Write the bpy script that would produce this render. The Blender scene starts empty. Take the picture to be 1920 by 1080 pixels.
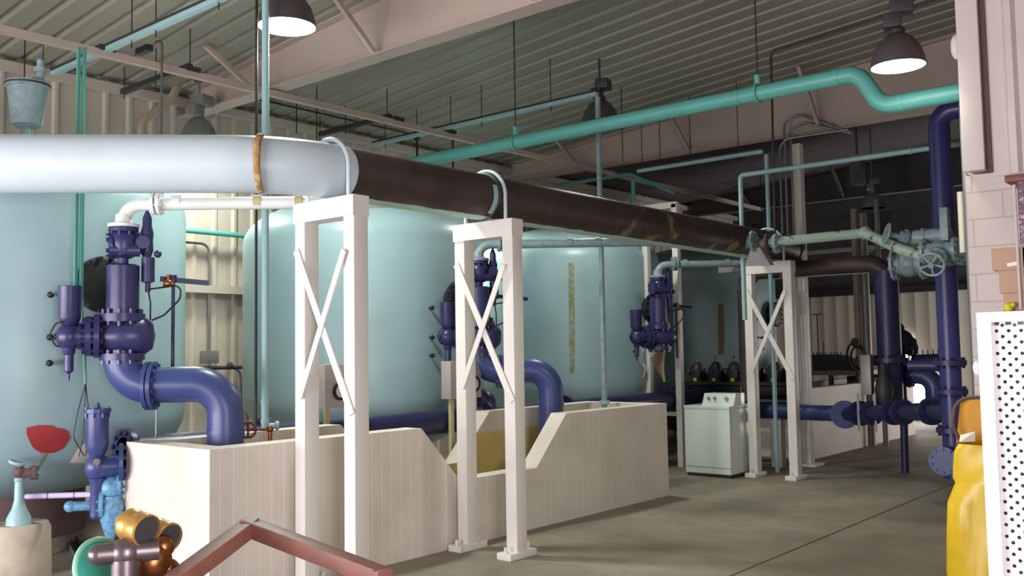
import bpy, bmesh, math, random
from math import sin, cos, pi, radians, sqrt, atan2
from mathutils import Vector, Matrix
random.seed(7)
V = Vector
scene = bpy.context.scene
COL = scene.collection

# ------------------------------------------------------------------ camera
F, YAW, PITCH, ROLL, EYE = 1760.0, .699, .0666, .016, 1.7
_f = V((-sin(YAW)*cos(PITCH), cos(YAW)*cos(PITCH), sin(PITCH)))
_r0 = V((cos(YAW), sin(YAW), 0)); _d0 = _f.cross(_r0)
RI = _r0*cos(ROLL) + _d0*sin(ROLL); DN = _d0*cos(ROLL) - _r0*sin(ROLL)
CAM = V((0, 0, EYE))
def ray(x, y): return RI*((x-960)/F) + DN*((y-540)/F) + _f
def P(x, y, ax, v):                      # photo point -> point on the plane axis = v
    d = ray(x, y); return CAM + d*((v-CAM[ax])/d[ax])
def D(x, y, dep): return CAM + ray(x, y)*dep
cam = bpy.data.cameras.new('camera'); co = bpy.data.objects.new('camera', cam); COL.objects.link(co)
cam.sensor_width = 36; cam.lens = 36*F/1920; cam.clip_start = .05
m = Matrix((RI, -DN, -_f)).transposed().to_4x4(); m.translation = CAM
co.matrix_world = m; scene.camera = co

# ------------------------------------------------------------------ materials
def lin(c):
    return tuple(((v/255)/12.92 if v/255 <= .04045 else ((v/255+.055)/1.055)**2.4) for v in c)+(1,)
def nt(name):
    m = bpy.data.materials.new(name); m.use_nodes = True; t = m.node_tree
    return m, t, t.nodes['Principled BSDF']
def N(t, ty, **k):
    n = t.nodes.new(ty)
    for a, b in k.items():
        if a in n.inputs.keys(): n.inputs[a].default_value = b
        else: setattr(n, a, b)
    return n
def mix(t, fac, a, b):
    n = t.nodes.new('ShaderNodeMix'); n.data_type = 'RGBA'
    for i, v in ((0, fac), (6, a), (7, b)):
        if hasattr(v, 'is_linked'): t.links.new(v, n.inputs[i])
        else: n.inputs[i].default_value = v
    return n.outputs[2]
def ramp(t, src, a, b):
    n = N(t, 'ShaderNodeMapRange'); t.links.new(src, n.inputs[0]); n.inputs[1].default_value = a; n.inputs[2].default_value = b
    return n.outputs[0]
def noise(t, scale, detail=4, vec=None):
    n = N(t, 'ShaderNodeTexNoise', Scale=scale, Detail=detail)
    if vec is None: vec = N(t, 'ShaderNodeNewGeometry').outputs['Position']
    t.links.new(vec, n.inputs['Vector']); return n.outputs[0]
def bump(t, b, src, s, d=.01):
    n = N(t, 'ShaderNodeBump', Strength=s, Distance=d); t.links.new(src, n.inputs['Height']); t.links.new(n.outputs[0], b.inputs['Normal'])
def paint(name, c, rough=.45, metal=0, var=.12, scale=3, c2=None, lo=.45, hi=.75, bmp=0):
    m, t, b = nt(name)
    c1 = lin(c); c2_ = lin(c2) if c2 else tuple(v*(1-var) for v in c1[:3])+(1,)
    t.links.new(mix(t, ramp(t, noise(t, scale), lo, hi), c1, c2_), b.inputs['Base Color'])
    b.inputs['Roughness'].default_value = rough; b.inputs['Metallic'].default_value = metal
    if bmp: bump(t, b, noise(t, 60), bmp)
    return m
def emit(name, c, s):
    m, t, b = nt(name); b.inputs['Base Color'].default_value = lin(c)
    b.inputs['Emission Color'].default_value = lin(c); b.inputs['Emission Strength'].default_value = s
    return m
M = {}
M['aqua'] = paint('aqua_tank_paint', (150,178,186), .36, var=.16, scale=1.3)
M['pale'] = paint('pale_blue_pipe_paint', (196,212,222), .4, var=.08, scale=2)
M['white'] = paint('white_steel_paint', (226,220,216), .45, var=.06)
M['whitepipe'] = paint('white_pipe_paint', (222,226,224), .35, var=.1, scale=5)
M['blue'] = paint('blue_pipe_paint', (58,70,124), .36, var=.2, scale=4)
M['navy'] = paint('dark_blue_valve_paint', (50,50,98), .34, var=.3, scale=9)
M['deep'] = paint('deep_navy_shade_tone', (40,40,82), .4, var=.2, scale=5)  # blue darkened in the paint for pipes standing in shade
M['riser'] = paint('riser_blue_paint', (48,49,108), .35, var=.15)
M['worn'] = paint('worn_aqua_pipe_paint', (168,190,178), .5, c2=(104,92,70), lo=.56, hi=.64, scale=7)
M['teal'] = paint('teal_pipe_paint', (94,172,164), .42, var=.1, scale=5)
M['aquapipe'] = paint('light_aqua_pipe_paint', (150,186,192), .4, var=.1, scale=5)
M['tealdk'] = paint('dull_teal_channel', (74,140,126), .5)
M['streak'] = paint('faint_rust_on_aqua', (140,158,146), .5, c2=(134,124,84), lo=.4, hi=.6, scale=14)
M['streak2'] = paint('dim_rust_on_aqua', (116,110,90), .5, c2=(134,100,66), lo=.4, hi=.6, scale=10)
M['ltblue'] = paint('light_blue_valve_paint', (104,160,200), .4, var=.6, scale=26)
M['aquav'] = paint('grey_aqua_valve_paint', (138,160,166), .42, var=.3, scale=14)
M['dkgrey'] = paint('dark_grey_steel', (62,60,62), .5, .3)
M['black'] = paint('black_rubber', (26,26,30), .55)
M['grey'] = paint('grey_steel', (140,138,136), .45, .4)
M['galv'] = paint('galvanised_steel', (120,122,124), .4, .6, scale=12)
M['cream'] = paint('cream_panel_paint', (190,178,166), .5, var=.06, scale=1.5)
M['roof'] = paint('grey_green_roof_panel', (146,143,130), .45, .0, var=.08, scale=.8)
M['beam'] = paint('primer_pink_beam', (184,166,156), .55, var=.06)
M['far'] = paint('cream_far_panel', (214,206,192), .5, var=.05)
M['dark'] = paint('far_bay_shade_tone', (92,86,90), .8, var=.3)  # shade of the unlit far bay put into the base colour
M['siding'] = paint('pinkish_white_siding', (214,202,198), .5, var=.04)
M['brownrail'] = paint('brown_primer_steel', (128,80,70), .5, var=.35, scale=12)
M['conc'] = paint('pale_concrete', (176,166,150), .85, var=.25, scale=6, bmp=.2)
M['brass'] = paint('brass', (206,156,84), .35, .6, var=.3, scale=25)
M['bronze'] = paint('bronze', (150,92,58), .32, .85, var=.35, scale=30)
M['gunmetal'] = paint('gunmetal', (120,108,112), .35, .7, var=.3, scale=20)
M['yellow'] = paint('yellow_vinyl', (240,200,40), .32, var=.12, scale=6, bmp=.0)
M['vinyl_shade'] = paint('shaded_yellow_vinyl', (226,156,24), .4)  # yellow vinyl with the shade inside the bag put into its colour
M['card'] = paint('cardboard', (184,150,130), .8, var=.06)
M['lav'] = paint('lavender_pipe', (182,172,212), .4, c2=(120,100,120), lo=.6, hi=.75, scale=9)
M['washer'] = paint('white_enamel', (224,232,230), .2, var=.02)
M['rust'] = paint('rust', (166,120,62), .8, c2=(206,196,170), scale=16)
M['red'] = paint('red_paint', (164,52,58), .5, var=.1)
M['green'] = paint('olive_paint', (132,146,110), .6)
M['maroon'] = paint('maroon_handwheel', (112,54,52), .5)
M['olive'] = paint('olive_rust_stain', (128,120,76), .7, var=.3, scale=8)
M['tan'] = paint('tan_cloth', (150,116,96), .8)
M['rope'] = paint('natural_rope', (190,176,136), .9)
M['ylabel'] = paint('yellow_tag', (214,204,40), .6)
M['paper'] = paint('white_paper', (236,232,224), .7)
M['gbox'] = paint('grey_gauge_box', (176,164,162), .5)
M['pump'] = paint('grey_navy_pump', (70,68,80), .4, var=.4, scale=18)
M['dial'] = paint('gauge_face', (226,222,214), .5)
M['skirt'] = paint('dark_red_brown_steel', (96,72,72), .7, var=.4)
M['shade'] = paint('dark_bronze_shade', (84,76,80), .4, .2)
M['glassoff'] = paint('smoky_acrylic_shade', (120,124,118), .3, var=.1)
M['lens'] = emit('lamp_lens_light', (255,250,240), 26)
M['beige'] = paint('beige_duct', (178,160,140), .6)
M['perf'] = paint('white_perforated_sheet', (192,186,189), .35, var=.02)
M['tealdish'] = paint('teal_plastic', (70,196,180), .35)
M['mint'] = paint('mint_rim_plastic', (150,222,196), .4)
M['window'] = emit('daylight_window', (255,250,245), 9)
def _wrap():
    m, t, b = nt('clear_stretch_wrap'); b.inputs['Base Color'].default_value = lin((120,96,104)); b.inputs['Roughness'].default_value = .12
    bump(t, b, noise(t, 22), .8, .02); return m
M['wrap'] = _wrap()
def _brownpipe():
    m, t, b = nt('brown_unpainted_pipe')
    g = N(t, 'ShaderNodeNewGeometry'); s = N(t, 'ShaderNodeSeparateXYZ'); t.links.new(g.outputs['Normal'], s.inputs[0])
    base = mix(t, ramp(t, noise(t, 4), .4, .7), lin((70,54,54)), lin((52,40,38)))
    sp = N(t, 'ShaderNodeSeparateXYZ'); t.links.new(g.outputs['Position'], sp.inputs[0])
    # old yellow-green paint flakes on the far half
    yy = N(t, 'ShaderNodeMath', operation='MULTIPLY'); t.links.new(ramp(t, sp.outputs[1], 6.3, 8.6), yy.inputs[0]); t.links.new(ramp(t, noise(t, 3.2, 8), .6, .68), yy.inputs[1])
    base = mix(t, yy.outputs[0], base, lin((146,134,84)))
    # pale aqua tone along the underside
    w = N(t, 'ShaderNodeMath', operation='ADD'); nn = N(t, 'ShaderNodeMath', operation='MULTIPLY'); t.links.new(noise(t, 5), nn.inputs[0]); nn.inputs[1].default_value = .1
    t.links.new(s.outputs[2], w.inputs[0]); t.links.new(nn.outputs[0], w.inputs[1])
    base = mix(t, ramp(t, w.outputs[0], -.84, -.87), base, lin((188,220,206)))
    t.links.new(base, b.inputs['Base Color']); b.inputs['Roughness'].default_value = .5
    return m
M['brownpipe'] = _brownpipe()
def _floor():
    m, t, b = nt('sealed_concrete_floor')
    c = mix(t, ramp(t, noise(t, .9, 6), .35, .7), lin((150,141,125)), lin((112,105,94)))
    c = mix(t, ramp(t, noise(t, 4.5, 8), .5, .8), c, lin((126,116,96)))
    g = N(t, 'ShaderNodeNewGeometry'); s = N(t, 'ShaderNodeSeparateXYZ'); t.links.new(g.outputs['Position'], s.inputs[0])
    def joint(o, at, w):
        a = N(t, 'ShaderNodeMath', operation='SUBTRACT'); t.links.new(o, a.inputs[0]); a.inputs[1].default_value = at
        k = N(t, 'ShaderNodeMath', operation='ABSOLUTE'); t.links.new(a.outputs[0], k.inputs[0]); return ramp(t, k.outputs[0], w*1.6, w*.6)
    c = mix(t, joint(s.outputs[0], -3.36, .010), c, lin((52,46,42)))
    c = mix(t, joint(s.outputs[1], 6.95, .005), c, lin((98,92,80)))
    t.links.new(c, b.inputs['Base Color'])
    t.links.new(ramp(t, noise(t, 2.2, 5), -2.0, 1.5), b.inputs['Roughness'])
    return m
M['floor'] = _floor()
def _pit():
    m, t, b = nt('white_painted_block')
    g = N(t, 'ShaderNodeNewGeometry'); s = N(t, 'ShaderNodeSeparateXYZ'); t.links.new(g.outputs['Position'], s.inputs[0])
    def mod(o, per, w):
        a = N(t, 'ShaderNodeMath', operation='PINGPONG'); t.links.new(o, a.inputs[0]); a.inputs[1].default_value = per/2
        return ramp(t, a.outputs[0], w, w*.35)
    yl = mod(s.outputs[1], .105, .006)
    c = mix(t, ramp(t, noise(t, 2), .4, .7), lin((224,214,206)), lin((210,200,190)))
    k = N(t, 'ShaderNodeMath', operation='MULTIPLY'); t.links.new(yl, k.inputs[0]); k.inputs[1].default_value = .55
    nz = N(t, 'ShaderNodeSeparateXYZ'); t.links.new(g.outputs['Normal'], nz.inputs[0]); kk = N(t, 'ShaderNodeMath', operation='MULTIPLY'); t.links.new(k.outputs[0], kk.inputs[0]); t.links.new(ramp(t, nz.outputs[2], .3, .1), kk.inputs[1])
    c = mix(t, kk.outputs[0], c, lin((240,236,232)))
    # damp olive stain on the inside faces below the old water line
    def band(o, lo, hi):
        q = N(t, 'ShaderNodeMath', operation='MULTIPLY'); t.links.new(ramp(t, o, lo-.004, lo+.004), q.inputs[0]); t.links.new(ramp(t, o, hi+.004, hi-.004), q.inputs[1]); return q.outputs[0]
    q = N(t, 'ShaderNodeMath', operation='MULTIPLY'); t.links.new(band(s.outputs[0], -6.67, -5.9), q.inputs[0]); t.links.new(ramp(t, s.outputs[2], .87, .83), q.inputs[1])
    q2 = N(t, 'ShaderNodeMath', operation='MULTIPLY'); t.links.new(q.outputs[0], q2.inputs[0]); t.links.new(band(s.outputs[1], 3.7, 9.45), q2.inputs[1])
    sz = N(t, 'ShaderNodeSeparateXYZ'); t.links.new(g.outputs['Normal'], sz.inputs[0])
    q3 = N(t, 'ShaderNodeMath', operation='MULTIPLY'); t.links.new(q2.outputs[0], q3.inputs[0]); t.links.new(ramp(t, sz.outputs[2], .3, .1), q3.inputs[1])
    c = mix(t, q3.outputs[0], c, mix(t, ramp(t, noise(t, 3), .4, .7), lin((214,194,128)), lin((186,162,102))))
    t.links.new(c, b.inputs['Base Color']); b.inputs['Roughness'].default_value = .5
    bump(t, b, yl, .25, .006)
    return m
M['pit'] = _pit()
def _block():
    m, t, b = nt('pinkish_white_block')
    g = N(t, 'ShaderNodeNewGeometry'); s = N(t, 'ShaderNodeSeparateXYZ'); t.links.new(g.outputs['Position'], s.inputs[0])
    cb = N(t, 'ShaderNodeCombineXYZ'); t.links.new(s.outputs[0], cb.inputs[0]); t.links.new(s.outputs[2], cb.inputs[1])
    br = N(t, 'ShaderNodeTexBrick'); t.links.new(cb.outputs[0], br.inputs['Vector'])
    br.inputs['Color1'].default_value = lin((214,200,196)); br.inputs['Color2'].default_value = lin((208,194,190)); br.inputs['Mortar'].default_value = lin((188,174,170))
    br.inputs['Scale'].default_value = 1; br.inputs['Brick Width'].default_value = .4; br.inputs['Row Height'].default_value = .2; br.inputs['Mortar Size'].default_value = .006
    t.links.new(br.outputs['Color'], b.inputs['Base Color']); b.inputs['Roughness'].default_value = .55
    inv = N(t, 'ShaderNodeMath', operation='SUBTRACT'); inv.inputs[0].default_value = 1; t.links.new(br.outputs['Fac'], inv.inputs[1])
    bump(t, b, inv.outputs[0], .3, .006); return m
M['block'] = _block()

# ------------------------------------------------------------------ mesh helpers
def basis(d):
    d = V(d).normalized(); a = V((0,0,1)) if abs(d.z) < .9 else V((1,0,0))
    u = d.cross(a).normalized(); return u, d.cross(u).normalized(), d
class MB:
    def __init__(s): s.v = []; s.f = []
    def add(s, vs, fs):
        o = len(s.v); s.v += [V(q) for q in vs]; s.f += [[i+o for i in f] for f in fs]; return s
    def box(s, c, d, rz=0, bev=0, rot=None):
        c = V(c); R = rot if rot else Matrix.Rotation(rz, 3, 'Z'); h = V(d)/2
        bm = bmesh.new(); bmesh.ops.create_cube(bm, size=1)
        for q in bm.verts: q.co = V((q.co.x*d[0], q.co.y*d[1], q.co.z*d[2]))
        if bev: bmesh.ops.bevel(bm, geom=bm.edges[:], offset=bev, segments=2, affect='EDGES', profile=.6)
        bm.verts.index_update()
        s.add([c+R@q.co for q in bm.verts], [[q.index for q in f.verts] for f in bm.faces]); bm.free(); return s
    def span(s, a, b, bev=0):
        a = V(a); b = V(b); return s.box((a+b)/2, [abs(q) for q in (b-a)], bev=bev)
    def bar(s, a, b, w, h, up=(0,0,1), bev=0):
        a = V(a); b = V(b); d = (b-a).normalized(); x = d.cross(V(up)).normalized(); z = x.cross(d)
        return s.box((a+b)/2, (w, (b-a).length, h), rot=Matrix((x, d, z)).transposed(), bev=bev)
    def lathe(s, o, ax, prof, n=28, a0=0, a1=2*pi):
        u, w, d = basis(ax); o = V(o); full = abs(a1-a0-2*pi) < 1e-6; k = n if full else n+1
        vs = []; fs = []
        for r, h in prof:
            for i in range(k):
                a = a0+(a1-a0)*i/n; vs.append(o+d*h+(u*cos(a)+w*sin(a))*max(r, 1e-5))
        for j in range(len(prof)-1):
            for i in range(n):
                i2 = (i+1) % k; fs.append([j*k+i, j*k+i2, (j+1)*k+i2, (j+1)*k+i])
        if full:
            if prof[0][0] > 1e-4: fs.append(list(range(k))[::-1])
            if prof[-1][0] > 1e-4: fs.append([(len(prof)-1)*k+i for i in range(k)])
        return s.add(vs, fs)
    def cyl(s, a, b, r, r2=None, n=24):
        a = V(a); b = V(b); return s.lathe(a, b-a, [(r, 0), (r if r2 is None else r2, (b-a).length)], n)
    def sph(s, c, r, sc=(1,1,1), n=18):
        k = len(s.v); s.lathe((0,0,0), (0,0,1), [(r*sin(pi*i/10), -r*cos(pi*i/10)) for i in range(11)], n)
        for i in range(k, len(s.v)): q = s.v[i]; s.v[i] = V(c)+V((q.x*sc[0], q.y*sc[1], q.z*sc[2]))
        return s
    def tube(s, pts, r, bend=0, n=14, closed=False, seg=8):
        pts = [V(p) for p in pts]; path = []
        for i, p in enumerate(pts):
            if bend and 0 < i < len(pts)-1:
                a = (pts[i-1]-p); b = (pts[i+1]-p); la, lb = a.length, b.length; a.normalize(); b.normalize()
                ang = a.angle(b); t = min(bend/math.tan(ang/2), la*.48 if i > 1 else la*.95, lb*.48 if i < len(pts)-2 else lb*.95)
                p0 = p+a*t; p1 = p+b*t; R = t*math.tan(ang/2); c = p+(a+b).normalized()*(R/sin(ang/2))
                q0 = p0-c; q1 = p1-c; th = q0.angle(q1); e = q0.cross(q1).normalized()
                for j in range(seg+1): path.append(c+Matrix.Rotation(th*j/seg, 3, e)@q0)
            else: path.append(p)
        L = len(path); tang = []
        for i in range(L):
            if closed: d = path[(i+1) % L]-path[i-1]
            else: d = path[min(i+1, L-1)]-path[max(i-1, 0)]
            tang.append(d.normalized())
        u = basis(tang[0])[0]; vs = []; fs = []
        for i in range(L):
            if i: u = (u-tang[i]*u.dot(tang[i])).normalized()
            w = tang[i].cross(u); rr = r[i] if isinstance(r, (list, tuple)) else r
            vs += [path[i]+(u*cos(2*pi*k/n)+w*sin(2*pi*k/n))*rr for k in range(n)]
        for i in range(L if closed else L-1):
            for k in range(n):
                a = i*n; b = ((i+1) % L)*n; fs.append([a+k, a+(k+1) % n, b+(k+1) % n, b+k])
        if not closed: fs += [list(range(n))[::-1], [(L-1)*n+k for k in range(n)]]
        return s.add(vs, fs)
    def ring(s, c, ax, R, r, n=32, m=8, sq=1):
        u, w, d = basis(ax); c = V(c)
        return s.tube([c+(u*cos(2*pi*i/n)+w*sin(2*pi*i/n)*sq)*R for i in range(n)], r, n=m, closed=True)
    def prism(s, poly, vec):
        n = len(poly); vec = V(vec); vs = [V(p) for p in poly]; vs += [p+vec for p in vs]
        return s.add(vs, [list(range(n))[::-1], list(range(n, 2*n))]+[[i, (i+1) % n, n+(i+1) % n, n+i] for i in range(n)])
    def flange(s, c, ax, R, t, nb=8, br=None):
        u, w, d = basis(ax); c = V(c); s.cyl(c-d*t/2, c+d*t/2, R, n=28); br = br or R*.1
        for i in range(nb):
            a = 2*pi*(i+.5)/nb; p = c+(u*cos(a)+w*sin(a))*R*.82; s.cyl(p-d*t*1.1, p+d*t*1.1, br, n=6)
        return s
    def obj(s, name, mat, parent=None, ang=35, origin=None):
        me = bpy.data.meshes.new(name); o = bpy.data.objects.new(name, me); COL.objects.link(o)
        if parent is not None:
            org = WL[parent.name]; o.parent = parent
        else:
            if origin is None:
                xs = [q.x for q in s.v]; ys = [q.y for q in s.v]
                origin = V(((min(xs)+max(xs))/2, (min(ys)+max(ys))/2, min(q.z for q in s.v)))
            org = V(origin); o.location = org
        WL[o.name] = org
        me.from_pydata([q-org for q in s.v], [], s.f)
        bm = bmesh.new(); bm.from_mesh(me); bmesh.ops.recalc_face_normals(bm, faces=bm.faces); bm.to_mesh(me); bm.free()
        me.polygons.foreach_set('use_smooth', [True]*len(me.polygons)); me.set_sharp_from_angle(angle=radians(ang))
        me.materials.append(M[mat] if isinstance(mat, str) else mat); me.update()
        return o
WL = {}
def tag(o, label, cat, group=None):
    o['label'] = label; o['category'] = cat
    if group: o['group'] = group
    return o
def thing(name, label, cat, loc=(0,0,0), group=None):
    o = bpy.data.objects.new(name, None); COL.objects.link(o); o.location = loc; o.empty_display_size = .1
    WL[o.name] = V(loc); return tag(o, label, cat, group)
def struct(o): o['kind'] = 'structure'; return o
def lab(o, l): o['label'] = l; return o
def copy_tree(o, parent=None):
    c = o.copy(); COL.objects.link(c); WL[c.name] = WL[o.name]
    if parent is not None: c.parent = parent
    for ch in list(o.children): copy_tree(ch, c)
    return c
def roofz(x): return 5.07+(x+11)/12

# ------------------------------------------------------------------ the setting
XR, YB, YF = 1.3, -4.0, 22.0
struct(MB().span((-11.2, YB-.2, -.2), (XR+.2, YF+.2, 0)).obj('floor', 'floor'))
def ribline(t0, t1, pitch=.3, h=.035, top=.04, bot=.09):
    out = []; t = t0
    while t < t1:
        c = t+pitch/2; out += [(t, 0), (c-bot/2, 0), (c-top/2, h), (c+top/2, h), (c+bot/2, 0)]; t += pitch
    return out+[(t1, 0)]
def panel_x(x, y0, y1, z0, z1, out=1, back=.12):     # ribbed wall in the plane x, ribs towards +x
    poly = [V((x+h*out, y, z0)) for y, h in ribline(y0, y1)]+[V((x-back*out, y1, z0)), V((x-back*out, y0, z0))]
    return MB().prism(poly, (0, 0, z1-z0))
def panel_y(y, x0, x1, z0, z1, out=-1, back=.12, h_=.035):
    poly = [V((x, y+h*out, z0)) for x, h in ribline(x0, x1, h=h_)]+[V((x1, y-back*out, z0)), V((x0, y-back*out, z0))]
    return MB().prism(poly, (0, 0, z1-z0))
struct(panel_x(-11, YB, YF, 0, 5.15).obj('wall_left', 'cream', ang=20))
b = MB()
for z in (2.55, 4.95): b.span((-10.97, YB, z-.04), (-10.85, YF, z+.06))
struct(b.obj('trim_1', 'cream'))                      # wall girts
struct(panel_y(YF, -11, XR, 0, 2.92, h_=.007).obj('wall_far', 'far', ang=20))
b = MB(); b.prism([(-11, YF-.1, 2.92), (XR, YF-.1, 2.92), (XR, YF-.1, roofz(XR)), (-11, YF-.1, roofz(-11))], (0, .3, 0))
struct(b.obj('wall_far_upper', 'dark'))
struct(MB().span((-11, YF-.22, 2.86), (XR, YF-.1, 3.0)).obj('trim_2', 'dkgrey'))
# roof: ribbed sheet rising to the right
b = MB(); poly = [V((-11.1, y, roofz(-11.1)+h)) for y, h in ribline(YB-.1, 13.0, .3, .04, .05, .10)]
poly += [V((-11.1, 13.0, roofz(-11.1)+.2)), V((-11.1, YB-.1, roofz(-11.1)+.2))]
b.prism(poly, (XR+.3+11.1, 0, (XR+.3+11.1)/12))
struct(b.obj('ceiling', 'roof', ang=20))
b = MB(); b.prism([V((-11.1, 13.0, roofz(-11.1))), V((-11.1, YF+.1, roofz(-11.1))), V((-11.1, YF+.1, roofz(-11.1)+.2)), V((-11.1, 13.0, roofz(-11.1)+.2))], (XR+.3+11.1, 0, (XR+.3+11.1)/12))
struct(b.obj('ceiling_far', 'dark'))  # far roof coloured dark to stand for its shade
# back wall with a wide open service door that lets the daylight in
b = MB().span((-2.2, YB-.15, 0), (XR, YB, 6.2)).span((-11, YB-.15, 2.6), (-2.2, YB, 5.0))
b.prism([(-11, YB-.15, 5.0), (XR, YB-.15, 5.0), (XR, YB-.15, roofz(XR)), (-11, YB-.15, roofz(-11))], (0, .15, 0))
struct(b.obj('wall_back', 'cream'))
b = MB().span((XR, YB, 0), (XR+.15, -.5, roofz(XR))).span((XR, 1.1, 0), (XR+.15, 7.6, roofz(XR))).span((XR, -.5, 2.7), (XR+.15, 1.1, roofz(XR)))
b.span((-1.5, 7.6, 0), (-1.35, 19.7, roofz(-1.35))).span((-1.5, 21.7, 0), (-1.35, YF, roofz(-1.35))).span((-1.5, 19.7, 2.5), (-1.35, 21.7, roofz(-1.35)))
struct(b.obj('wall_right', 'cream'))
struct(MB().span((-1.84, 7.4, 0), (XR, 7.6, 2.93)).obj('wall_right_block', 'block'))
xa, xb = P(1797, 150, 1, 7.32).x, P(1838, 150, 1, 7.32).x
b = panel_y(7.38, xb+.04, XR, 2.9, roofz(XR), back=.2)
struct(b.obj('wall_right_upper', 'siding', ang=20))
struct(MB().span((xa, 7.32, 2.95), (xb, 7.56, roofz(xb)), bev=.004).obj('trim_3', 'siding'))
struct(MB().span((xb, 7.36, 2.93), (xb+.04, 7.4, roofz(xb))).obj('trim_4', 'skirt'))
# rafters
def rafter(name, y, zb, mat='beam'):
    b = MB()
    b.prism([(-10.97, y-.006, zb), (XR, y-.006, zb-.0), (XR, y-.006, roofz(XR)), (-10.97, y-.006, roofz(-10.97))], (0, .012, 0))
    b.span((-10.97, y-.11, zb-.014), (XR, y+.11, zb))
    b.prism([(-10.7, y-.11, roofz(-10.7)-.016), (XR, y-.11, roofz(XR)-.016), (XR, y-.11, roofz(XR)), (-10.7, y-.11, roofz(-10.7))], (0, .22, 0))
    for x in (-9.3, -7.2, -5.1, -3.0):                      # flange braces up to the purlins
        b.bar((x, y-.1, zb+.02), (x, y-.75, roofz(x)-.02), .05, .05)
        b.bar((x, y+.1, zb+.02), (x, y+.75, roofz(x)-.02), .05, .05)
    o = struct(b.obj(name, mat)); return o
rafter('roof_beam', 6.5, 4.79)
rafter('roof_beam', 13.0, 4.78)
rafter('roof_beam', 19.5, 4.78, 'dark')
for nm, (pa, pb), (za, zb) in (('window_1', (1684, 1748), (.4, 1.0)), ('window_2', (1684, 1703), (1.06, 1.86))):
    x0, x1 = P(pa, 600, 1, YF).x, P(pb, 600, 1, YF).x
    o = struct(MB().span((x0, YF-.13, za), (x1, YF-.09, zb)).obj(nm, 'window'))
    b = MB()
    for a, c in (((x0-.04, za-.04), (x1+.04, za)), ((x0-.04, zb), (x1+.04, zb+.04)), ((x0-.04, za), (x0, zb)), ((x1, za), (x1+.04, zb))):
        b.span((a[0], YF-.15, a[1]), (c[0], YF-.07, c[1]))
    struct(b.obj('trim_5', 'white'))

# ------------------------------------------------------------------ pit walls
def pit(name, label, y0, y1, dip):
    t = thing(name, label, 'pit wall', (-6.3, (y0+y1)/2, 0)); h = 1.06
    prof = [(y0, 0), (y1, 0), (y1, h)]+([(7.62, h), (7.13, .57), (6.06, .57), (5.59, h)] if dip else [])+[(y0, h)]
    MB().prism([(-5.91, y, z) for y, z in prof], (.19, 0, 0)).obj('front_wall', 'pit', t)
    prof2 = [(y0, 0), (y1, 0), (y1, h)]+([(7.52, h), (7.03, .57), (6.0, .57), (5.5, h)] if dip else [])+[(y0, h)]
    MB().prism([(-6.85, y, z) for y, z in prof2], (.19, 0, 0)).obj('back_wall', 'pit', t)
    for q in (y0, y1-.19): MB().span((-6.66, q, 0), (-5.91, q+.19, h)).obj('end_wall', 'pit', t)
    return t
pit('pit_wall', 'white block pit wall with a sloping notch cut in its top, behind the white supports', 3.59, 9.57, True)
pit('pit_wall', 'low cream block pit wall beyond the washing machine and white column', 13.75, 18.6, False)

# ------------------------------------------------------------------ tanks
TX, TR, TY, TS = -8.9, 1.47, 3.58, 4.17
ZB, ZT, DH, DT = 1.2, 3.02, .73, .6
def trad(z):
    q = (ZB-z)/DH if z < ZB else ((z-ZT)/DT if z > ZT else 0)
    return TR*sqrt(max(0, 1-q*q))
def tpt(k, th, z, off=0):
    r = trad(z)+off; return V((TX+r*cos(th), TY+TS*k+r*sin(th), z))
def patch(k, poly, off=.004, cx=None):         # flat painted mark laid on the tank: poly of (angle, z)
    c = (sum(p[0] for p in poly)/len(poly), sum(p[1] for p in poly)/len(poly)); n = len(poly)
    vs = []; R = 6
    for j in range(R+1):
        for a, z in poly: vs.append(tpt(k, c[0]+(a-c[0])*j/R, c[1]+(z-c[1])*j/R, off))
    return MB().add(vs, [[j*n+i, j*n+(i+1) % n, (j+1)*n+(i+1) % n, (j+1)*n+i] for j in range(R) for i in range(n)])
def make_tank():
    t = thing('filter_tank', '', 'tank', (TX, TY, 0), 'pressure filter tanks in a row')
    prof = [(TR*sin(i*pi/20), ZB-DH*cos(i*pi/20)) for i in range(11)]+[(TR, ZB+(ZT-ZB)*i/4) for i in range(1, 5)]+[(TR*cos(i*pi/20), ZT+DT*sin(i*pi/20)) for i in range(1, 11)]
    MB().lathe((TX, TY, 0), (0,0,1), prof, 72).obj('shell', 'aqua', t)
    mh = MB().lathe((TX+TR-.09, TY+.06, 2.28), (1,0,0), [(.18,0),(.18,.15),(.225,.15),(.225,.19),(.2,.2),(.2,.22),(.08,.24),(0,.24)], 28)
    for i in range(14): a = 2*pi*i/14; p = V((TX+TR+.06, TY+.06+.212*cos(a), 2.28+.212*sin(a))); mh.cyl(p, p+V((.09,0,0)), .016, n=6)
    lab(mh.obj('manhole_cover', 'black', t), 'round black bolted manhole cover')
    for z in (2.19, 1.86, 1.66):
        p = tpt(0, -.215, z, -.01); q = p+V((.05, -.01, 0))
        MB().cyl(p, q, .012, n=10).sph(q+V((.01,0,0)), .026, n=12).obj('sample_tap', 'black', t)
    MB().cyl((TX, TY, .16), (TX, TY, .55), .62, n=32).obj('skirt', 'skirt', t)
    MB().cyl((TX, TY, 0), (TX, TY, .2), .5, n=24).obj('base_block', 'conc', t)
    return t
tl = ['large aqua filter tank at far left with a red rose painted low on it',
      'aqua filter tank between the two gauge boxes, its bright dome under the overhead pipe',
      'aqua filter tank with a long olive rust streak, behind the second white support',
      'darkest aqua filter tank, behind the row of pumps with yellow tags']
tanks = [make_tank()]
for k in range(1, 4):
    c = copy_tree(tanks[0]); c.location.y += TS*k; tanks.append(c)
for t_, l in zip(tanks, tl): t_['label'] = l
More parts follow.
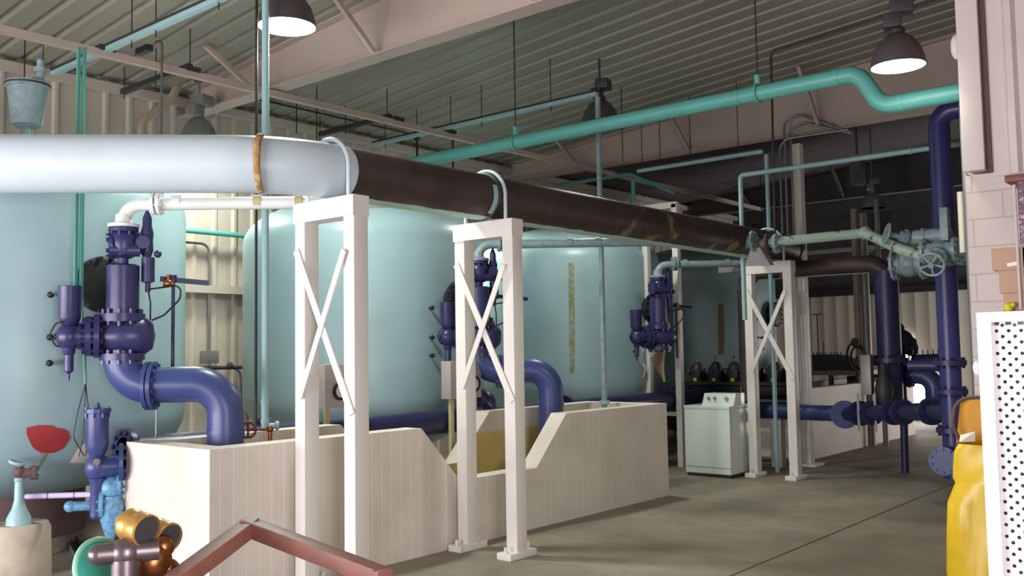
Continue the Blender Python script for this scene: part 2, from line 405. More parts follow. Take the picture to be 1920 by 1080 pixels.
# red rose on the first tank
def on_tank(x, y, k=0):
    best = None; d = ray(x, y); s = 5.0
    while s < 30:
        p = CAM+d*s
        if .48 < p.z < 3.7 and (p.x-TX)**2+(p.y-TY-TS*k)**2 <= trad(p.z)**2: return (atan2(p.y-TY-TS*k, p.x-TX), p.z)
        s += .004
    return (0, 1.1)
rose = [(50,802),(62,799),(72,797),(84,797),(98,798),(105,803),(118,804),(127,810),(131,820),(124,832),(119,840),(108,846),(100,849),(88,850),(76,849),(66,843),(60,837),(56,829),(52,820),(49,811)]
o = patch(0, [on_tank(*q) for q in rose]).obj('painted_rose', 'red', tanks[0]); lab(o, 'red rose bloom painted on the tank')
stem = [(78,849),(88,849),(83,860),(76,872),(70,882),(69,880),(75,868)]
o = patch(0, [on_tank(*q) for q in stem]).obj('painted_stem', 'green', tanks[0]); lab(o, 'thin olive painted stem')
def put_on(o, k):                               # stains belong to a copied tank
    return o
WL[tanks[2].name] = V((TX, TY+2*TS, 0)); WL[tanks[3].name] = V((TX, TY+3*TS, 0)); WL[tanks[1].name] = V((TX, TY+TS, 0))
st = [(1066,492),(1076,494),(1077,560),(1078,620),(1077,700),(1068,700),(1067,620),(1066,560)]
st = [(130,868),(147,838),(168,826),(172,846),(170,868)]
lab(patch(0, [on_tank(x, y) for x, y in st]).obj('pale_patch', 'paper', tanks[0]), 'pale patch low on the tank behind the blue valve')  # flat pale patch laid on the shell
st = [(1066,492),(1076,494),(1077,560),(1078,620),(1077,700),(1068,700),(1067,620),(1066,560)]
lab(patch(2, [on_tank(x, y, 2) for x, y in st]).obj('rust_streak', 'streak', tanks[2]), 'long olive rust streak')
st = [(1346,570),(1356,570),(1358,620),(1357,665),(1347,665),(1346,620)]
lab(patch(3, [on_tank(x, y, 3) for x, y in st]).obj('rust_streak', 'streak2', tanks[3]), 'orange rust streak')
# air valve on the first tank
ax, ay = TX+.1, TY+.05
ZS = -.22
t = thing('air_release_valve', 'aqua bucket-shaped air valve with a small top fitting, above the pale overhead pipe', 'valve', (ax, ay, 3.5))
MB().lathe((ax, ay, ZS), (0,0,1), [(.05,3.7),(.05,4.0),(.09,4.02),(.13,4.04),(.15,4.2),(.17,4.38),(.19,4.39),(.19,4.43),(.12,4.45),(0,4.46)], 24).obj('body', 'aquav', t)
q = V((ax+.05, ay+.09, 4.44+ZS)); MB().cyl(q, q+V((0,0,.18)), .035).cyl(q+V((0,0,.1)), q+V((0,0,.14)), .06, n=8).sph(q+V((0,0,.2)), .035).obj('vent_fitting', 'aquav', t)
MB().ring((ax, ay, 4.41+ZS), (0,0,1), .185, .012).obj('rim_bolts', 'dkgrey', t)

# ------------------------------------------------------------------ overhead pipe
t = thing('overhead_pipe', 'large overhead pipe, pale blue at left and rusty brown beyond the first support', 'pipe', (-5.34, 6, 2.8))
ZP, RP = 3.02, .2
cpt = V((-5.34, 3.95, ZP)); s45 = sqrt(.5)
MB().tube([cpt-V((s45, s45, 0))*7.2, cpt, (-5.34, 4.42, ZP)], RP, bend=1.0, n=40, seg=14).obj('painted_section', 'pale', t)
p = cpt-V((s45, s45, 0))*.22
q = P(490, 306, 2, ZP)
MB().lathe(q-V((s45, s45, 0))*.018, V((s45, s45, 0)), [(RP+.001,0),(RP+.005,.006),(RP+.005,.03),(RP+.001,.036)], 40).obj('rust_band', 'rust', t)
MB().tube([(-5.34, 4.4, ZP), (-5.34, 12.3, ZP)], RP-.002, n=40).obj('bare_section', 'brownpipe', t)
o = MB().lathe((-5.34, 5.95, ZP), (0,1,0), [(RP,0),(RP+.012,.005),(RP+.012,.07),(RP,.075)], 40).obj('pipe_coupling', 'brownpipe', t)
MB().lathe((-5.34, 5.9, ZP), (0,1,0), [(RP,0),(RP+.005,.01),(RP+.005,.05),(RP,.055)], 40, a0=-.4, a1=.9).obj('paint_edge', 'aquapipe', t)
MB().cyl((-5.34, 12.25, ZP), (-5.34, 12.34, ZP), .215, n=32).obj('end_cap', 'brownpipe', t)

# white supports
def support(y, label):
    t = thing('pipe_support', label, 'pipe support', (-5.335, y, 0), 'white braced frames under the overhead pipe')
    xl, xr, w, d, h = -5.61, -5.06, .115, .13, 2.80
    for x in (xl, xr):
        MB().span((x-w/2, y-d/2, .03), (x+w/2, y+d/2, h), bev=.006).obj('leg', 'white', t)
        b = MB().span((x-.075, y-.17, 0), (x+.075, y+.17, .055), bev=.006).obj('base_plate', 'white', t)
        for s in (-1, 1): MB().cyl((x, y+s*.14, .05), (x, y+s*.14, .1), .016, n=8).obj('anchor_bolt', 'white', b)
    MB().span((xl-w/2-.006, y-d/2-.012, h-.14), (xr+w/2+.006, y+d/2+.005, h+.006)).obj('top_beam', 'white', t)
    yb = y-d/2-.01
    MB().bar((xl-.03, yb, 2.46), (xr+.04, yb, 1.28), .012, .06, up=(1,0,0)).obj('brace', 'white', t)
    MB().bar((xr-.02, yb-.014, 2.42), (xl+.03, yb-.014, 1.38), .012, .05, up=(1,0,0)).obj('brace', 'white', t)
    pts = [V((-5.34+(RP+.03)*sin(a), y-.02, ZP+(RP+.03)*cos(a))) for a in [i*pi/16 for i in range(-8, 9)]]
    pts = [V((pts[0].x, y-.02, h-.1))]+pts+[V((pts[-1].x, y-.02, h-.1))]
    MB().tube(pts, .016, n=10).obj('u_bolt', 'pale', t)
    return t
support(4.32, 'nearest white X-braced pipe support, standing at the joint of pale and brown pipe')
support(6.03, 'white X-braced pipe support in front of the notch in the pit wall')
support(11.6, 'white X-braced pipe support right beside the washing machine')

# ------------------------------------------------------------------ valve assemblies (one per tank)
T = V((-6.95, 3.6, 0)); R3 = V((.46, .888, 0)).normalized(); F3 = V((.888, -.46, 0)).normalized(); E1 = V((s45, s45, 0)); Z = V((0,0,1))
def at(a, z, f=0): return T+R3*a+F3*f+Z*z
def make_valves():
    t = thing('valve_assembly', '', 'valve', T, 'dark blue valve assemblies in front of the tanks')
    MB().lathe(T, Z, [(.12,2.02),(.12,2.40),(.105,2.41),(.04,2.415),(.04,2.5)], 32).obj('main_cylinder', 'navy', t)
    b = MB().lathe(T, Z, [(.06,2.46),(.09,2.48),(.105,2.52),(.11,2.58),(.105,2.63),(.08,2.66),(.11,2.665),(.11,2.7)], 28)
    for i in range(8): a = 2*pi*i/8; q = T+V((.092*cos(a), .092*sin(a), 2.62)); b.cyl(q, q+Z*.09, .012, n=6)
    b.cyl(at(-.1, 2.52, .05), at(.12, 2.52, .05), .05).flange(at(-.09, 2.56), R3, .1, .03, 6)
    b.obj('upper_valve', 'navy', t)
    arm = MB().cyl(at(0, 2.58), at(.17, 2.58), .07).flange(at(.12, 2.58), R3, .085, .03, 6).cyl(at(.14,2.58,-.0), at(.14,2.58,.1), .05)
    arm.obj('side_arm', 'navy', t)
    b = MB().lathe(at(.18, 0), Z, [(.02,2.47),(.05,2.47),(.05,2.28),(.02,2.27),(.02,2.2)][::-1], 20); b.obj('pilot_cylinder', 'navy', t)
    b = MB().lathe(at(.17, 0), Z, [(.025,2.46),(.04,2.5),(.05,2.53),(.045,2.6),(.05,2.66),(.035,2.72),(.035,2.78),(.015,2.83),(.012,2.86)], 16).sph(at(.25,2.5),.03)
    b.obj('pilot_valve', 'navy', t)
    # globe body with end flanges and cover
    b = MB().lathe(at(-.17, 1.86), R3, [(.1,0),(.12,.05),(.15,.12),(.16,.18),(.16,.27),(.14,.34),(.1,.39),(.0,.41)], 28)
    b.cyl(T+Z*1.7, T+Z*2.0, .115); b.obj('globe_body', 'navy', t)
    MB().flange(T+Z*2.0, Z, .165, .06, 10).obj('cover_flange', 'navy', t)
    MB().flange(T+Z*1.7, Z, .165, .05, 10).obj('outlet_flange', 'navy', t)
    MB().flange(at(-.18, 1.86), R3, .165, .04, 10).flange(at(-.24, 1.86), R3, .15, .04, 10).cyl(at(-.26,1.86), at(-.18,1.86), .1).obj('inlet_flange', 'navy', t)
    for s in (-1, 1): MB().bar(at(.07*s+.02, 1.7, .15), at(.07*s+.02, 2.0, .15), .03, .03).obj('tie_bar', 'navy', t)
    # left hand actuator
    c = at(-.37, 0)
    MB().lathe(c, Z, [(.085,2.24),(.082,2.23),(.08,2.0),(.06,1.95),(.03,1.93),(.03,1.9)][::-1], 24).obj('actuator_cylinder', 'navy', t)
    MB().cyl(at(-.37,1.86), at(-.26,1.86), .085).sph(c+Z*1.86, .095, (1,1,1.1)).flange(at(-.3,1.86), R3, .1, .025, 6).cyl(at(-.47,1.86), at(-.4,1.86), .025).obj('actuator_valve', 'navy', t)
    MB().lathe(c, Z, [(.05,1.8),(.042,1.73),(.034,1.72),(.034,1.6),(.01,1.58),(.008,1.53)], 16).obj('actuator_stem', 'navy', t)
    MB().tube([at(-.4,1.97,.06), at(-.46,1.96,.05), at(-.5,1.88,.04), at(-.46,1.78,.02), at(-.38,1.79)], .006, bend=.05, n=6).tube([at(-.3,1.95), at(-.2,1.9,.1), at(-.1,1.93,.12)], .006, n=6).obj('control_tube', 'black', t)
    MB().tube([at(.18,2.22), at(.2,2.12), at(.2,1.98)], .007, bend=.03, n=6).tube([at(.18,2.22,.02), at(.3,2.24), at(.42,2.26), at(.42,2.15), at(.3,2.02), at(.21,1.98)], .008, bend=.08, n=6).obj('control_hose', 'black', t)
    q = at(.33, 2.27); MB().cyl(q-R3*.04, q+R3*.04, .022).cyl(q, q+Z*.07, .014).sph(q, .03).obj('brass_tee', 'bronze', t)
    return t
def make_branch():
    t = thing('branch_pipe', '', 'pipe', T+Z*2.7, 'white branch pipes from the valves up to the overhead pipe')
    MB().tube([T+Z*2.72, T+Z*2.88, T+E1*2.05+Z*2.9], .05, bend=.14, n=20, seg=10).obj('pipe_run', 'whitepipe', t)
    MB().lathe(T, Z, [(.115,2.7),(.115,2.725),(.07,2.735),(.06,2.75),(.06,2.8)], 24).obj('bottom_flange', 'whitepipe', t)
    b = MB().flange(T+E1*.23+Z*2.895, E1, .1, .025, 8).flange(T+E1*.27+Z*2.895, E1, .1, .025, 8); b.obj('flange_joint', 'whitepipe', t)
    for s in (.4, 1.02, 1.34): MB().cyl(T+E1*(s-.03)+Z*2.9, T+E1*(s+.03)+Z*2.9, .056).obj('coupling', 'rope' if s > .5 else 'whitepipe', t)
    return t
def make_discharge():
    t = thing('discharge_pipe', '', 'pipe', T+E1*.78, 'blue discharge pipes bending down into the pit')
    MB().tube([T+Z*1.7, T+Z*1.48, T+E1*.78+Z*1.48, T+E1*.78+Z*.25], .137, bend=.24, n=32, seg=12).obj('pipe_run', 'blue', t)
    b = MB().flange(T+E1*.24+Z*1.475, E1, .185, .03, 12).flange(T+E1*.2+Z*1.475, E1, .185, .03, 12); b.obj('flange_joint', 'blue', t)
    MB().cyl(T+E1*.78+Z*1.09, T+E1*.78+Z*1.13, .143, n=32).obj('weld_ring', 'blue', t)
    MB().cyl(T+E1*.26+Z*1.29, T+E1*.26+Z*1.1, .006, n=6).sph(T+E1*.26+Z*1.09, .015).obj('drip_cock', 'galv', t)
    return t
def make_key():
    p = P(325, 523, 0, -6.9); t = thing('tee_handle', '', 'valve handle', (p.x, p.y, 1.5), 'tall T-handled valve stems')
    MB().cyl((p.x, p.y, 1.55), p, .014, n=12).obj('stem', 'deep', t)
    MB().bar(p-R3*.1-Z*.0, p+R3*.27-Z*.03, .03, .04).cyl(p-Z*.03, p+Z*.03, .028).obj('handle_bar', 'deep', t)
    return t
where = ['in front of the rose-painted tank', 'behind the second white support', 'behind the tall posts with hanging rope']
OFF = [0, 4.1, P(1235, 588, 0, -6.95).y-3.6]
for mk, ls in ((make_valves, ['large dark blue valve assembly with a tall cylinder, %s', 'dark blue valve assembly %s', 'shadowed dark blue valve assembly %s']),
               (make_branch, ['white elbowed branch pipe %s', 'aqua-white branch pipe %s', 'dim aqua branch pipe %s']),
               (make_discharge, ['large bright blue elbow pipe dropping into the pit, %s', 'dark blue elbow pipe dropping into the pit, %s']),
               (make_key, ['blue T-handled valve stem %s', 'dark T-handled valve stem %s', 'dim T-handled valve stem %s'])):
    o = mk()
    for k in range(len(ls)):
        c = o if k == 0 else copy_tree(o)
        if k: c.location.y += OFF[k]
        c['label'] = ls[k] % where[k]
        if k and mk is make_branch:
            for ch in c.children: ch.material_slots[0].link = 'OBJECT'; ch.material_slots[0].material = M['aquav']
# collecting header behind the pit wall
t = thing('header_pipe', 'dark blue header pipe running low behind the pit wall', 'pipe', (-7.1, 8, .8))
MB().cyl((-7.1, 3.7, .95), (-7.1, 13.2, .95), .125, n=28).obj('pipe_run', 'deep', t)
for y in (3.72, 5.0, 7.9, 9.4, 12.0): MB().flange((-7.1, y, .95), (0,1,0), .19, .04, 12).obj('flange', 'deep', t)
for y in (8.0,): MB().tube([(-7.1, y, .95), (-7.1, y, 1.16), (-7.4, y, 1.25)], .09, bend=.1).obj('riser', 'deep', t)
# valves low at the left
p = P(182, 835, 0, -6.95)
t = thing('actuated_valve', 'blue cylinder-topped valve low at left beside the end of the pit wall', 'valve', (p.x, p.y, .55))
b = MB().lathe((p.x, p.y, 0), Z, [(.04,.95),(.07,1.0),(.08,1.04),(.08,1.28),(.095,1.285),(.095,1.315),(.02,1.32),(.012,1.36)], 24)
for i in range(8): a = pi*i/4; q = V((p.x+.085*cos(a), p.y+.085*sin(a), 1.25)); b.cyl(q, q+Z*.08, .008, n=6)
b.obj('actuator', 'blue', t)
MB().sph((p.x, p.y, .88), .085, (1,1,1.2)).cyl((p.x, p.y, .88), (p.x+.05, p.y+.14, .88), .08).flange((p.x+.055, p.y+.16, .9), R3, .15, .03, 8).obj('valve_body', 'blue', t)
MB().lathe((p.x, p.y, 0), Z, [(.03,.5),(.045,.52),(.045,.76),(.06,.8)], 18).obj('stem', 'blue', t)
q = V((p.x, p.y, .93))+F3*.1; MB().cyl(q-F3*.05, q, .025).obj('bolt_boss', 'gunmetal', t)
p2 = P(208, 925, 0, -6.93)
t = thing('drain_valve', 'light blue lumpy drain valve beside the lower left end of the pit wall', 'valve', (p2.x, p2.y, .3))
b = MB().sph((p2.x, p2.y, .72), .09).sph((p2.x, p2.y, .86), .055, (1,1,1.3)).sph((p2.x-.03, p2.y-.08, .68), .06).lathe((p2.x, p2.y, 0), Z, [(.0,.3),(.03,.34),(.07,.47),(.1,.58),(.08,.66)], 18)
b.obj('valve_body', 'ltblue', t)
MB().flange((p2.x-.02, p2.y-.06, .6), (.5,.8,0), .1, .03, 8).flange((p2.x+.03, p2.y+.05, .74), (.5,.8,0), .09, .03, 8).obj('flange', 'ltblue', t)
MB().cyl((p2.x-.02, p2.y-.04, .59), (p2.x-.12, p2.y-.24, .6), .035).sph((p2.x-.125, p2.y-.25, .6), .042).obj('side_stub', 'ltblue', t)
b = MB().tube([D(50, 931, 7.3), D(178, 927, 6.98)], .021, n=14)
t = thing('lavender_pipe', 'thin lavender pipe running low between the aqua post valve and the blue valve', 'pipe', D(110, 929, 7.1))
b.obj('pipe_run', 'lav', t)
for f in (.33, .72):
    q = D(50, 931, 7.3).lerp(D(178, 927, 6.98), f); MB().cyl(q-R3*.012, q+R3*.012, .024).obj('coupling', 'maroon', t)
c = V((-8.9+1.0*.928, 3.58-1.0*.373, .32)); c = D(35, 978, 7.1)
t = thing('post_valve', 'small aqua post valve standing on a round concrete pier at far left', 'valve', c)
MB().lathe(c, Z, [(.09,-.02),(.085,.03),(.05,.1),(.035,.16),(.032,.3),(.04,.31),(.03,.33)], 20).obj('pedestal', 'aquapipe', t)
MB().sph(c+Z*.37, .045).cyl(c+Z*.36, c+Z*.36+R3*.11, .035).flange(c+Z*.36+R3*.1, R3, .055, .03, 6).obj('valve_body', 'skirt', t)
MB().ring(c+Z*.44-R3*.02, (.2,.3,1), .05, .012).cyl(c+Z*.36, c+Z*.45, .012).obj('handwheel', 'aquapipe', t)
t = thing('concrete_pier', 'round pale concrete pier under the small aqua post valve', 'pier', (c.x-.05, c.y+.0, 0))
MB().lathe((c.x-.06, c.y+.04, 0), Z, [(.22,0),(.22,.05),(.21,c.z-.06),(.19,c.z-.02)], 32).obj('pier_body', 'conc', t)
q = P(195, 1012, 2, 0)
tag(MB().box((q.x-.1, q.y+.05, .13), (.42,.42,.26), .5, .02).obj('concrete_block', 'conc'), 'square concrete block on the floor below the light blue drain valve', 'block')
a, c2 = P(156, 1046, 2, .04), P(104, 962, 2, .04); d = (c2-a).normalized(); n_ = V((-d.y, d.x, 0))
b = MB().bar(a, c2, .09, .008).bar(a+n_*.045+Z*.02, c2+n_*.045+Z*.02, .008, .05).bar(a-n_*.045+Z*.02, c2-n_*.045+Z*.02, .008, .05)
for q in b.v: q.z = max(q.z-.03, .001)
tag(b.obj('steel_channel', 'galv'), 'grey steel channel lying on the floor under the first tank', 'channel')

# gauge boxes on stands
def gauge_box(y0, y1, z0, z1, label):
    x = -6.88; t = thing('gauge_box', label, 'gauge box', (x-.07, (y0+y1)/2, 0), 'gauge boxes on stands behind the pit wall')
    MB().span((x-.14, y0, z0), (x, y1, z1), bev=.006).obj('housing', 'gbox', t)
    for y in (y0+.06, y1-.06): MB().span((x-.075, y-.022, 0), (x-.035, y+.022, z0+.02)).obj('leg', 'rope', t)
    for y in (y0+.17, y1-.12):
        MB().lathe((x, y, (z0+z1)/2-.05), (1,0,0), [(.085,0),(.085,.02),(.06,.025),(.06,.014)], 24).obj('gauge_bezel', 'black', t)
        g = MB().cyl((x, y, (z0+z1)/2-.05), (x+.016, y, (z0+z1)/2-.05), .06).obj('gauge_dial', 'dial', t)
        MB().bar((x+.018, y-.01, (z0+z1)/2-.07), (x+.018, y+.015, (z0+z1)/2-.02), .003, .004, up=(1,0,0)).obj('needle', 'black', g)
    MB().box((x+.003, y0+.2, z1-.13), (.004,.07,.05)).obj('red_sticker', 'red', t)
    MB().box((x+.003, y0+.28, z1-.07), (.004,.1,.05)).obj('white_label', 'paper', t)
    MB().cyl((x, y0+.25, z0+.04), (x+.03, y0+.25, z0+.04), .022, n=12).obj('knob', 'black', t)
gauge_box(5.5, 5.98, 1.2, 1.6, 'grey two-gauge box seen between the legs of the nearest support')
gauge_box(7.16, 7.64, 1.2, 1.6, 'grey two-gauge box left of the second support, above the notch')
# small red handwheel valve by the aqua pole
q = P(465, 806, 0, -6.4)
t = thing('handwheel_valve', 'small maroon handwheel valve beside the aqua pole on the pit wall', 'valve', (q.x, q.y, q.z-.1))
MB().ring(q, (.7,-.6,.2), .06, .01).cyl(q, q+R3*.16, .012).bar(q-Z*.055, q+Z*.055, .012, .012, up=(1,0,0)).obj('handwheel', 'maroon', t)
MB().sph(q+R3*.17, .03).cyl(q+R3*.17-Z*.12, q+R3*.17+Z*.02, .018).obj('valve_body', 'bronze', t)

# ------------------------------------------------------------------ aqua poles, conduits, tubes
p = P(503, 828, 2, 1.0)
t = thing('aqua_pole', 'tall pale aqua pole rising from the near end of the pit wall', 'pole', (p.x-.25, p.y-.05, .9))
x, y = p.x-.28, p.y+.06
q = P(497, 600, 0, x); y = q.y
MB().cyl((x, y, .85), (x, y, roofz(x)), .031, n=20).obj('pole_tube', 'aquapipe', t)
MB().cyl((x, y, 1.1), (x+.03, y+.1, 1.1), .025).flange((x+.03, y+.1, 1.1), R3, .04, .02, 4).obj('base_tee', 'aquapipe', t)
for z in (1.14, 1.3): MB().cyl((x, y, z-.02), (x, y, z+.02), .036).obj('coupling', 'aquapipe', t)
q = P(480, 600, 0, x-.1)
tag(MB().tube([(q.x, q.y, .95), (q.x, q.y, 2.2), (q.x, q.y, roofz(q.x))], .012, n=8).obj('black_cable', 'black'), 'thick black cable hanging beside the near aqua pole', 'cable')
p = P(1131, 650, 0, -6.3)
t = thing('aqua_pole', 'grey-aqua pole at the far end of the pit wall', 'pole', (p.x, p.y, 1.06))
MB().cyl((p.x, p.y, 1.0), (p.x, p.y, P(1121, 182, 1, p.y).z), .032, n=20).obj('pole_tube', 'aquav', t)
MB().cyl((p.x, p.y, 1.06), (p.x, p.y, 1.1), .06).obj('foot_flange', 'aquapipe', t)
POLE2 = V((p.x, p.y, P(1121, 182, 1, p.y).z))
q = P(150, 300, 0, -7.2)
t = thing('teal_channel', 'twin teal channel hanging in front of the first tank from the beige roof strut', 'channel', (q.x, q.y, 2.2))
for s in (-1, 1): MB().bar((q.x+R3.x*s*.02, q.y+R3.y*s*.02, 2.15), (q.x+R3.x*s*.02, q.y+R3.y*s*.02, P(150, 88, 0, q.x).z), .022, .03, up=(1,0,0)).obj('rail', 'tealdk', t)
MB().tube([(q.x, q.y+.03, 2.15), (q.x+.02, q.y+.06, 1.5)], .012, n=8).obj('lower_tube', 'tealdk', t)
b = MB()
for k, (e, w) in enumerate(((-.05, .02), (.0, -.02), (.03, .03))):
    b.tube([(q.x+.02, q.y+.06, 1.5), (q.x+.03, q.y+.05+e, 1.3), (q.x+.04, q.y+.04+e*1.6, 1.1), (q.x+.03, q.y+.03+w, .95)], .004, bend=.1, n=6)
b.obj('loose_wires', 'black', t)

# teal pipe across the upper hall
t = thing('teal_pipe', 'bright teal pipe with an S-bend crossing the upper hall', 'pipe', (-5, 8, 3.9))
zA, zB = 4.03, 3.71
MB().tube([(-9.3, 8, zA), (-2.8, 8, zA), (-2.62, 8, zB), (-1.5, 8, zB)], .073, bend=.17, n=24, seg=10).obj('pipe_run', 'teal', t)
for xx, zz in ((-3.92, zA), (-2.98, zA), (-2.45, zB)): MB().cyl((xx-.02, 8, zz), (xx+.02, 8, zz), .077).obj('coupling', 'teal', t)
for px_, l in ((966, 'black rod and teal clamp holding the teal pipe near the brown pipe'), (1422, 'black rod and teal clamp holding the teal pipe left of its bend')):
    q = P(px_, 200, 1, 8.0); xx = q.x
    h = thing('pipe_hanger', l, 'hanger', (xx, 8, zA-.08), 'rod hangers of the teal pipe')
    MB().ring((xx, 8, zA), (1,0,0), .082, .014, n=24).cyl((xx, 8, zA+.08), (xx, 8, zA+.17), .03).obj('clamp', 'teal', h)
    MB().cyl((xx, 8, zA+.15), (xx, 8, roofz(xx)), .008, n=8).obj('rod', 'dkgrey', h)

# long strut, channels and hanger rods under the roof
SX, SZ = -9.0, 4.72
t = thing('roof_strut', 'long beige strut running away under the roof at left', 'strut', (SX, 8, SZ))
MB().span((SX-.035, 2.0, SZ-.035), (SX+.035, 19.3, SZ+.035)).obj('strut_bar', 'beam', t)
for y in (4.45, 5.4, 8.4, 9.4): MB().box((SX, y, SZ+.05), (.12,.16,.05)).obj('bracket', 'dkgrey', t)
def trapeze(y, x0, x1, z, mat, rods, label, ztop=None, h=.045):
    t = thing('channel_hanger', label, 'channel', ((x0+x1)/2, y, z), 'steel channels hung on rods under the roof')
    MB().span((x0, y-.03, z-h/2), (x1, y+.03, z+h/2)).obj('channel', mat, t)
    if mat != 'dkgrey': MB().span((x0, y-.034, z+h/2), (x1, y+.034, z+h/2+.025)).obj('channel_lip', 'dkgrey', t)
    for xx in rods: MB().cyl((xx, y, z-.09), (xx, y, roofz(xx)), .006, n=8).obj('rod', 'black', t)
    return t
zz = P(300, 45, 1, 4.45).z-.02
trapeze(4.45, P(100, 122, 1, 4.45).x, -6.6, zz, 'aquapipe', [P(x_, 60, 1, 4.45).x for x_ in (82, 247, 292, 410)], 'pale blue channel under the roof near the lit lamp at upper left')
zz = P(292, 149, 1, 5.4).z
trapeze(5.4, P(230, 172, 1, 5.4).x, P(357, 126, 1, 5.4).x, zz, 'dkgrey', [P(x_, 150, 1, 5.4).x for x_ in (233, 292, 356)], 'short dark channel left of the unlit lamp, above the pale pipe', h=.06)
zz = P(665, 235, 1, 8.4).z
trapeze(8.4, P(600, 250, 1, 8.4).x, P(732, 218, 1, 8.4).x, zz, 'dkgrey', [P(x_, 235, 1, 8.4).x for x_ in (600, 648, 726)], 'short dark channel just above the start of the brown pipe', h=.06)
zz = P(980, 208, 1, 9.3).z
trapeze(9.3, P(700, 268, 1, 9.3).x, P(1120, 182, 1, 9.3).x, zz, 'aquapipe', [P(x_, 210, 1, 9.3).x for x_ in (722, 781, 845, 903, 1033)], 'long grey channel ending at the top of the far aqua pole')
zz = P(1300, 305, 1, 12.2).z
trapeze(12.2, P(1196, 322, 1, 12.2).x, P(1430, 289, 1, 12.2).x, zz, 'aquapipe', [P(x_, 300, 1, 12.2).x for x_ in (1204, 1238, 1295, 1385)], 'dim aqua channel below the far roof beam')
for i, (px_, py, y, lb) in enumerate(((556, 250, 7.6, 'thin black rod hanging just left of the lit lamp rim, down to the pale pipe'), (594, 262, 7.6, 'thin black rod just right of the near lit lamp'),
        (45, 180, 4.2, 'thin rod above the aqua bucket-shaped valve'), (985, 190, 11, 'black rod in front of the roof panels right of the teal pipe clamp rod'), (1168, 310, 11, 'thin rod just right of the lamp half hidden by the teal pipe'))):
    q = P(px_, py, 1, y); tag(MB().cyl(q, (q.x, q.y, roofz(q.x)), .007, n=8).obj('hanger_rod', 'black'), lb, 'rod', 'loose hanger rods')
t = thing('roof_conduit', 'thin conduit with a junction knob running along the roof above the unlit lamp', 'conduit', (-10, 6, 5.2))
q = P(374, 50, 1, 6.2); z0 = roofz(q.x)
MB().tube([(q.x, 1.5, z0-.03), (q.x, 6.2, z0-.03)], .015, n=8).obj('conduit_run', 'dkgrey', t)
MB().cyl((q.x, 6.2, z0-.09), (q.x, 6.2, z0), .06).obj('junction_knob', 'dkgrey', t)
L4 = V((q.x, 6.2, 0))
q = P(781, 170, 1, 10.2); z0 = roofz(q.x)
t = thing('roof_conduit', 'thin black conduit with a ball-shaped box on the green-grey roof panels', 'conduit', (q.x, 9, z0))
MB().tube([(q.x, 6.7, z0-.02), (q.x, 10.2, z0-.02)], .012, n=8).obj('conduit_run', 'black', t)
MB().sph((q.x, 10.2, z0-.05), .055).obj('junction_ball', 'black', t)
MB().cyl((q.x, 10.2, 4.75), (q.x, 10.2, z0-.05), .018, n=10).obj('drop_rod', 'black', t)
q = P(1446, 107, 1, 11.2)
t = thing('roof_conduit', 'dark conduit along the roof left of the right-hand lamp, dropping past the conduits', 'conduit', (q.x, 11.2, 4))
q2 = P(1446, 110, 1, 11.4); zq = roofz(q2.x)-.02; q = P(1449, 330, 1, 11.4)
MB().tube([(q.x-.0, 11.4, 3.0), (q2.x, 11.4, zq), (-1.6, 11.4, roofz(-1.6)-.02)], .016, bend=.08, n=8).obj('conduit_run', 'dkgrey', t)
# gooseneck conduit and bent beige duct, upper left
q = P(303, 160, 1, 5.0)
t = thing('gooseneck_conduit', 'thin grey gooseneck conduit with a box end above the pale pipe', 'conduit', (q.x, 5.0, 3))
e = P(265, 96, 1, 5.0)
MB().tube([(q.x, 5, 2.9), (q.x, 5, e.z+.02), (q.x-.12, 5, e.z+.03)], .013, bend=.06, n=10).obj('conduit_run', 'galv', t)
MB().box((e.x+.06, 5, e.z), (.24,.08,.07), bev=.01).obj('end_box', 'dkgrey', t)
pts = [P(265, 262, 0, -10.75), P(266, 228, 0, -10.75), P(320, 188, 0, -10.75), P(335, 158, 0, -10.75)]
tag(MB().tube(pts, .055, bend=.22, n=16).obj('bent_duct', 'beige'), 'bent beige duct on the ribbed wall behind the unlit lamp', 'duct')
# things on the left wall, seen between the first two tanks
a, c2 = P(300, 427, 0, -10.8), P(480, 441, 0, -10.8)
tag(MB().tube([(-10.8, a.y, a.z), (-10.8, c2.y+.4, a.z)], .035, n=14).obj('wall_pipe', 'teal'), 'teal pipe along the ribbed wall between the first two tanks', 'pipe')
a = P(392, 560, 0, -10.88); zt = P(392, 458, 0, -10.88).z; zb_ = P(392, 665, 0, -10.88).z
t = thing('wall_conduit', 'grey conduit and outlet box on the ribbed wall between the tanks', 'conduit', (-10.88, a.y, zb_))
MB().tube([(-10.88, a.y-.5, zt), (-10.88, a.y, zt), (-10.88, a.y, zb_)], .016, bend=.12, n=10).obj('conduit_run', 'galv', t)
MB().box((-10.86, a.y, zb_-.03), (.1,.22,.16), bev=.008).obj('outlet_box', 'grey', t)
zc = P(400, 690, 0, -10.85).z
t = thing('wall_piping', 'small dark piping low on the ribbed wall between the tanks', 'pipe', (-10.85, a.y, zc-.3))
MB().tube([(-10.85, a.y-.6, zc), (-10.85, a.y+1.2, zc)], .025, n=10).sph((-10.85, a.y+.3, zc+.02), .05).obj('pipe_run', 'dkgrey', t)
MB().tube([(-10.85, a.y+.25, zc), (-10.85, a.y+.45, zc-.02), (-10.85, a.y+.48, zc-.6)], .018, bend=.1, n=8).tube([(-10.85, a.y+.65, zc), (-10.85, a.y+.65, zc-.45), (-10.85, a.y+1.0, zc-.45)], .018, n=8).obj('drop_pipe', 'galv', t)

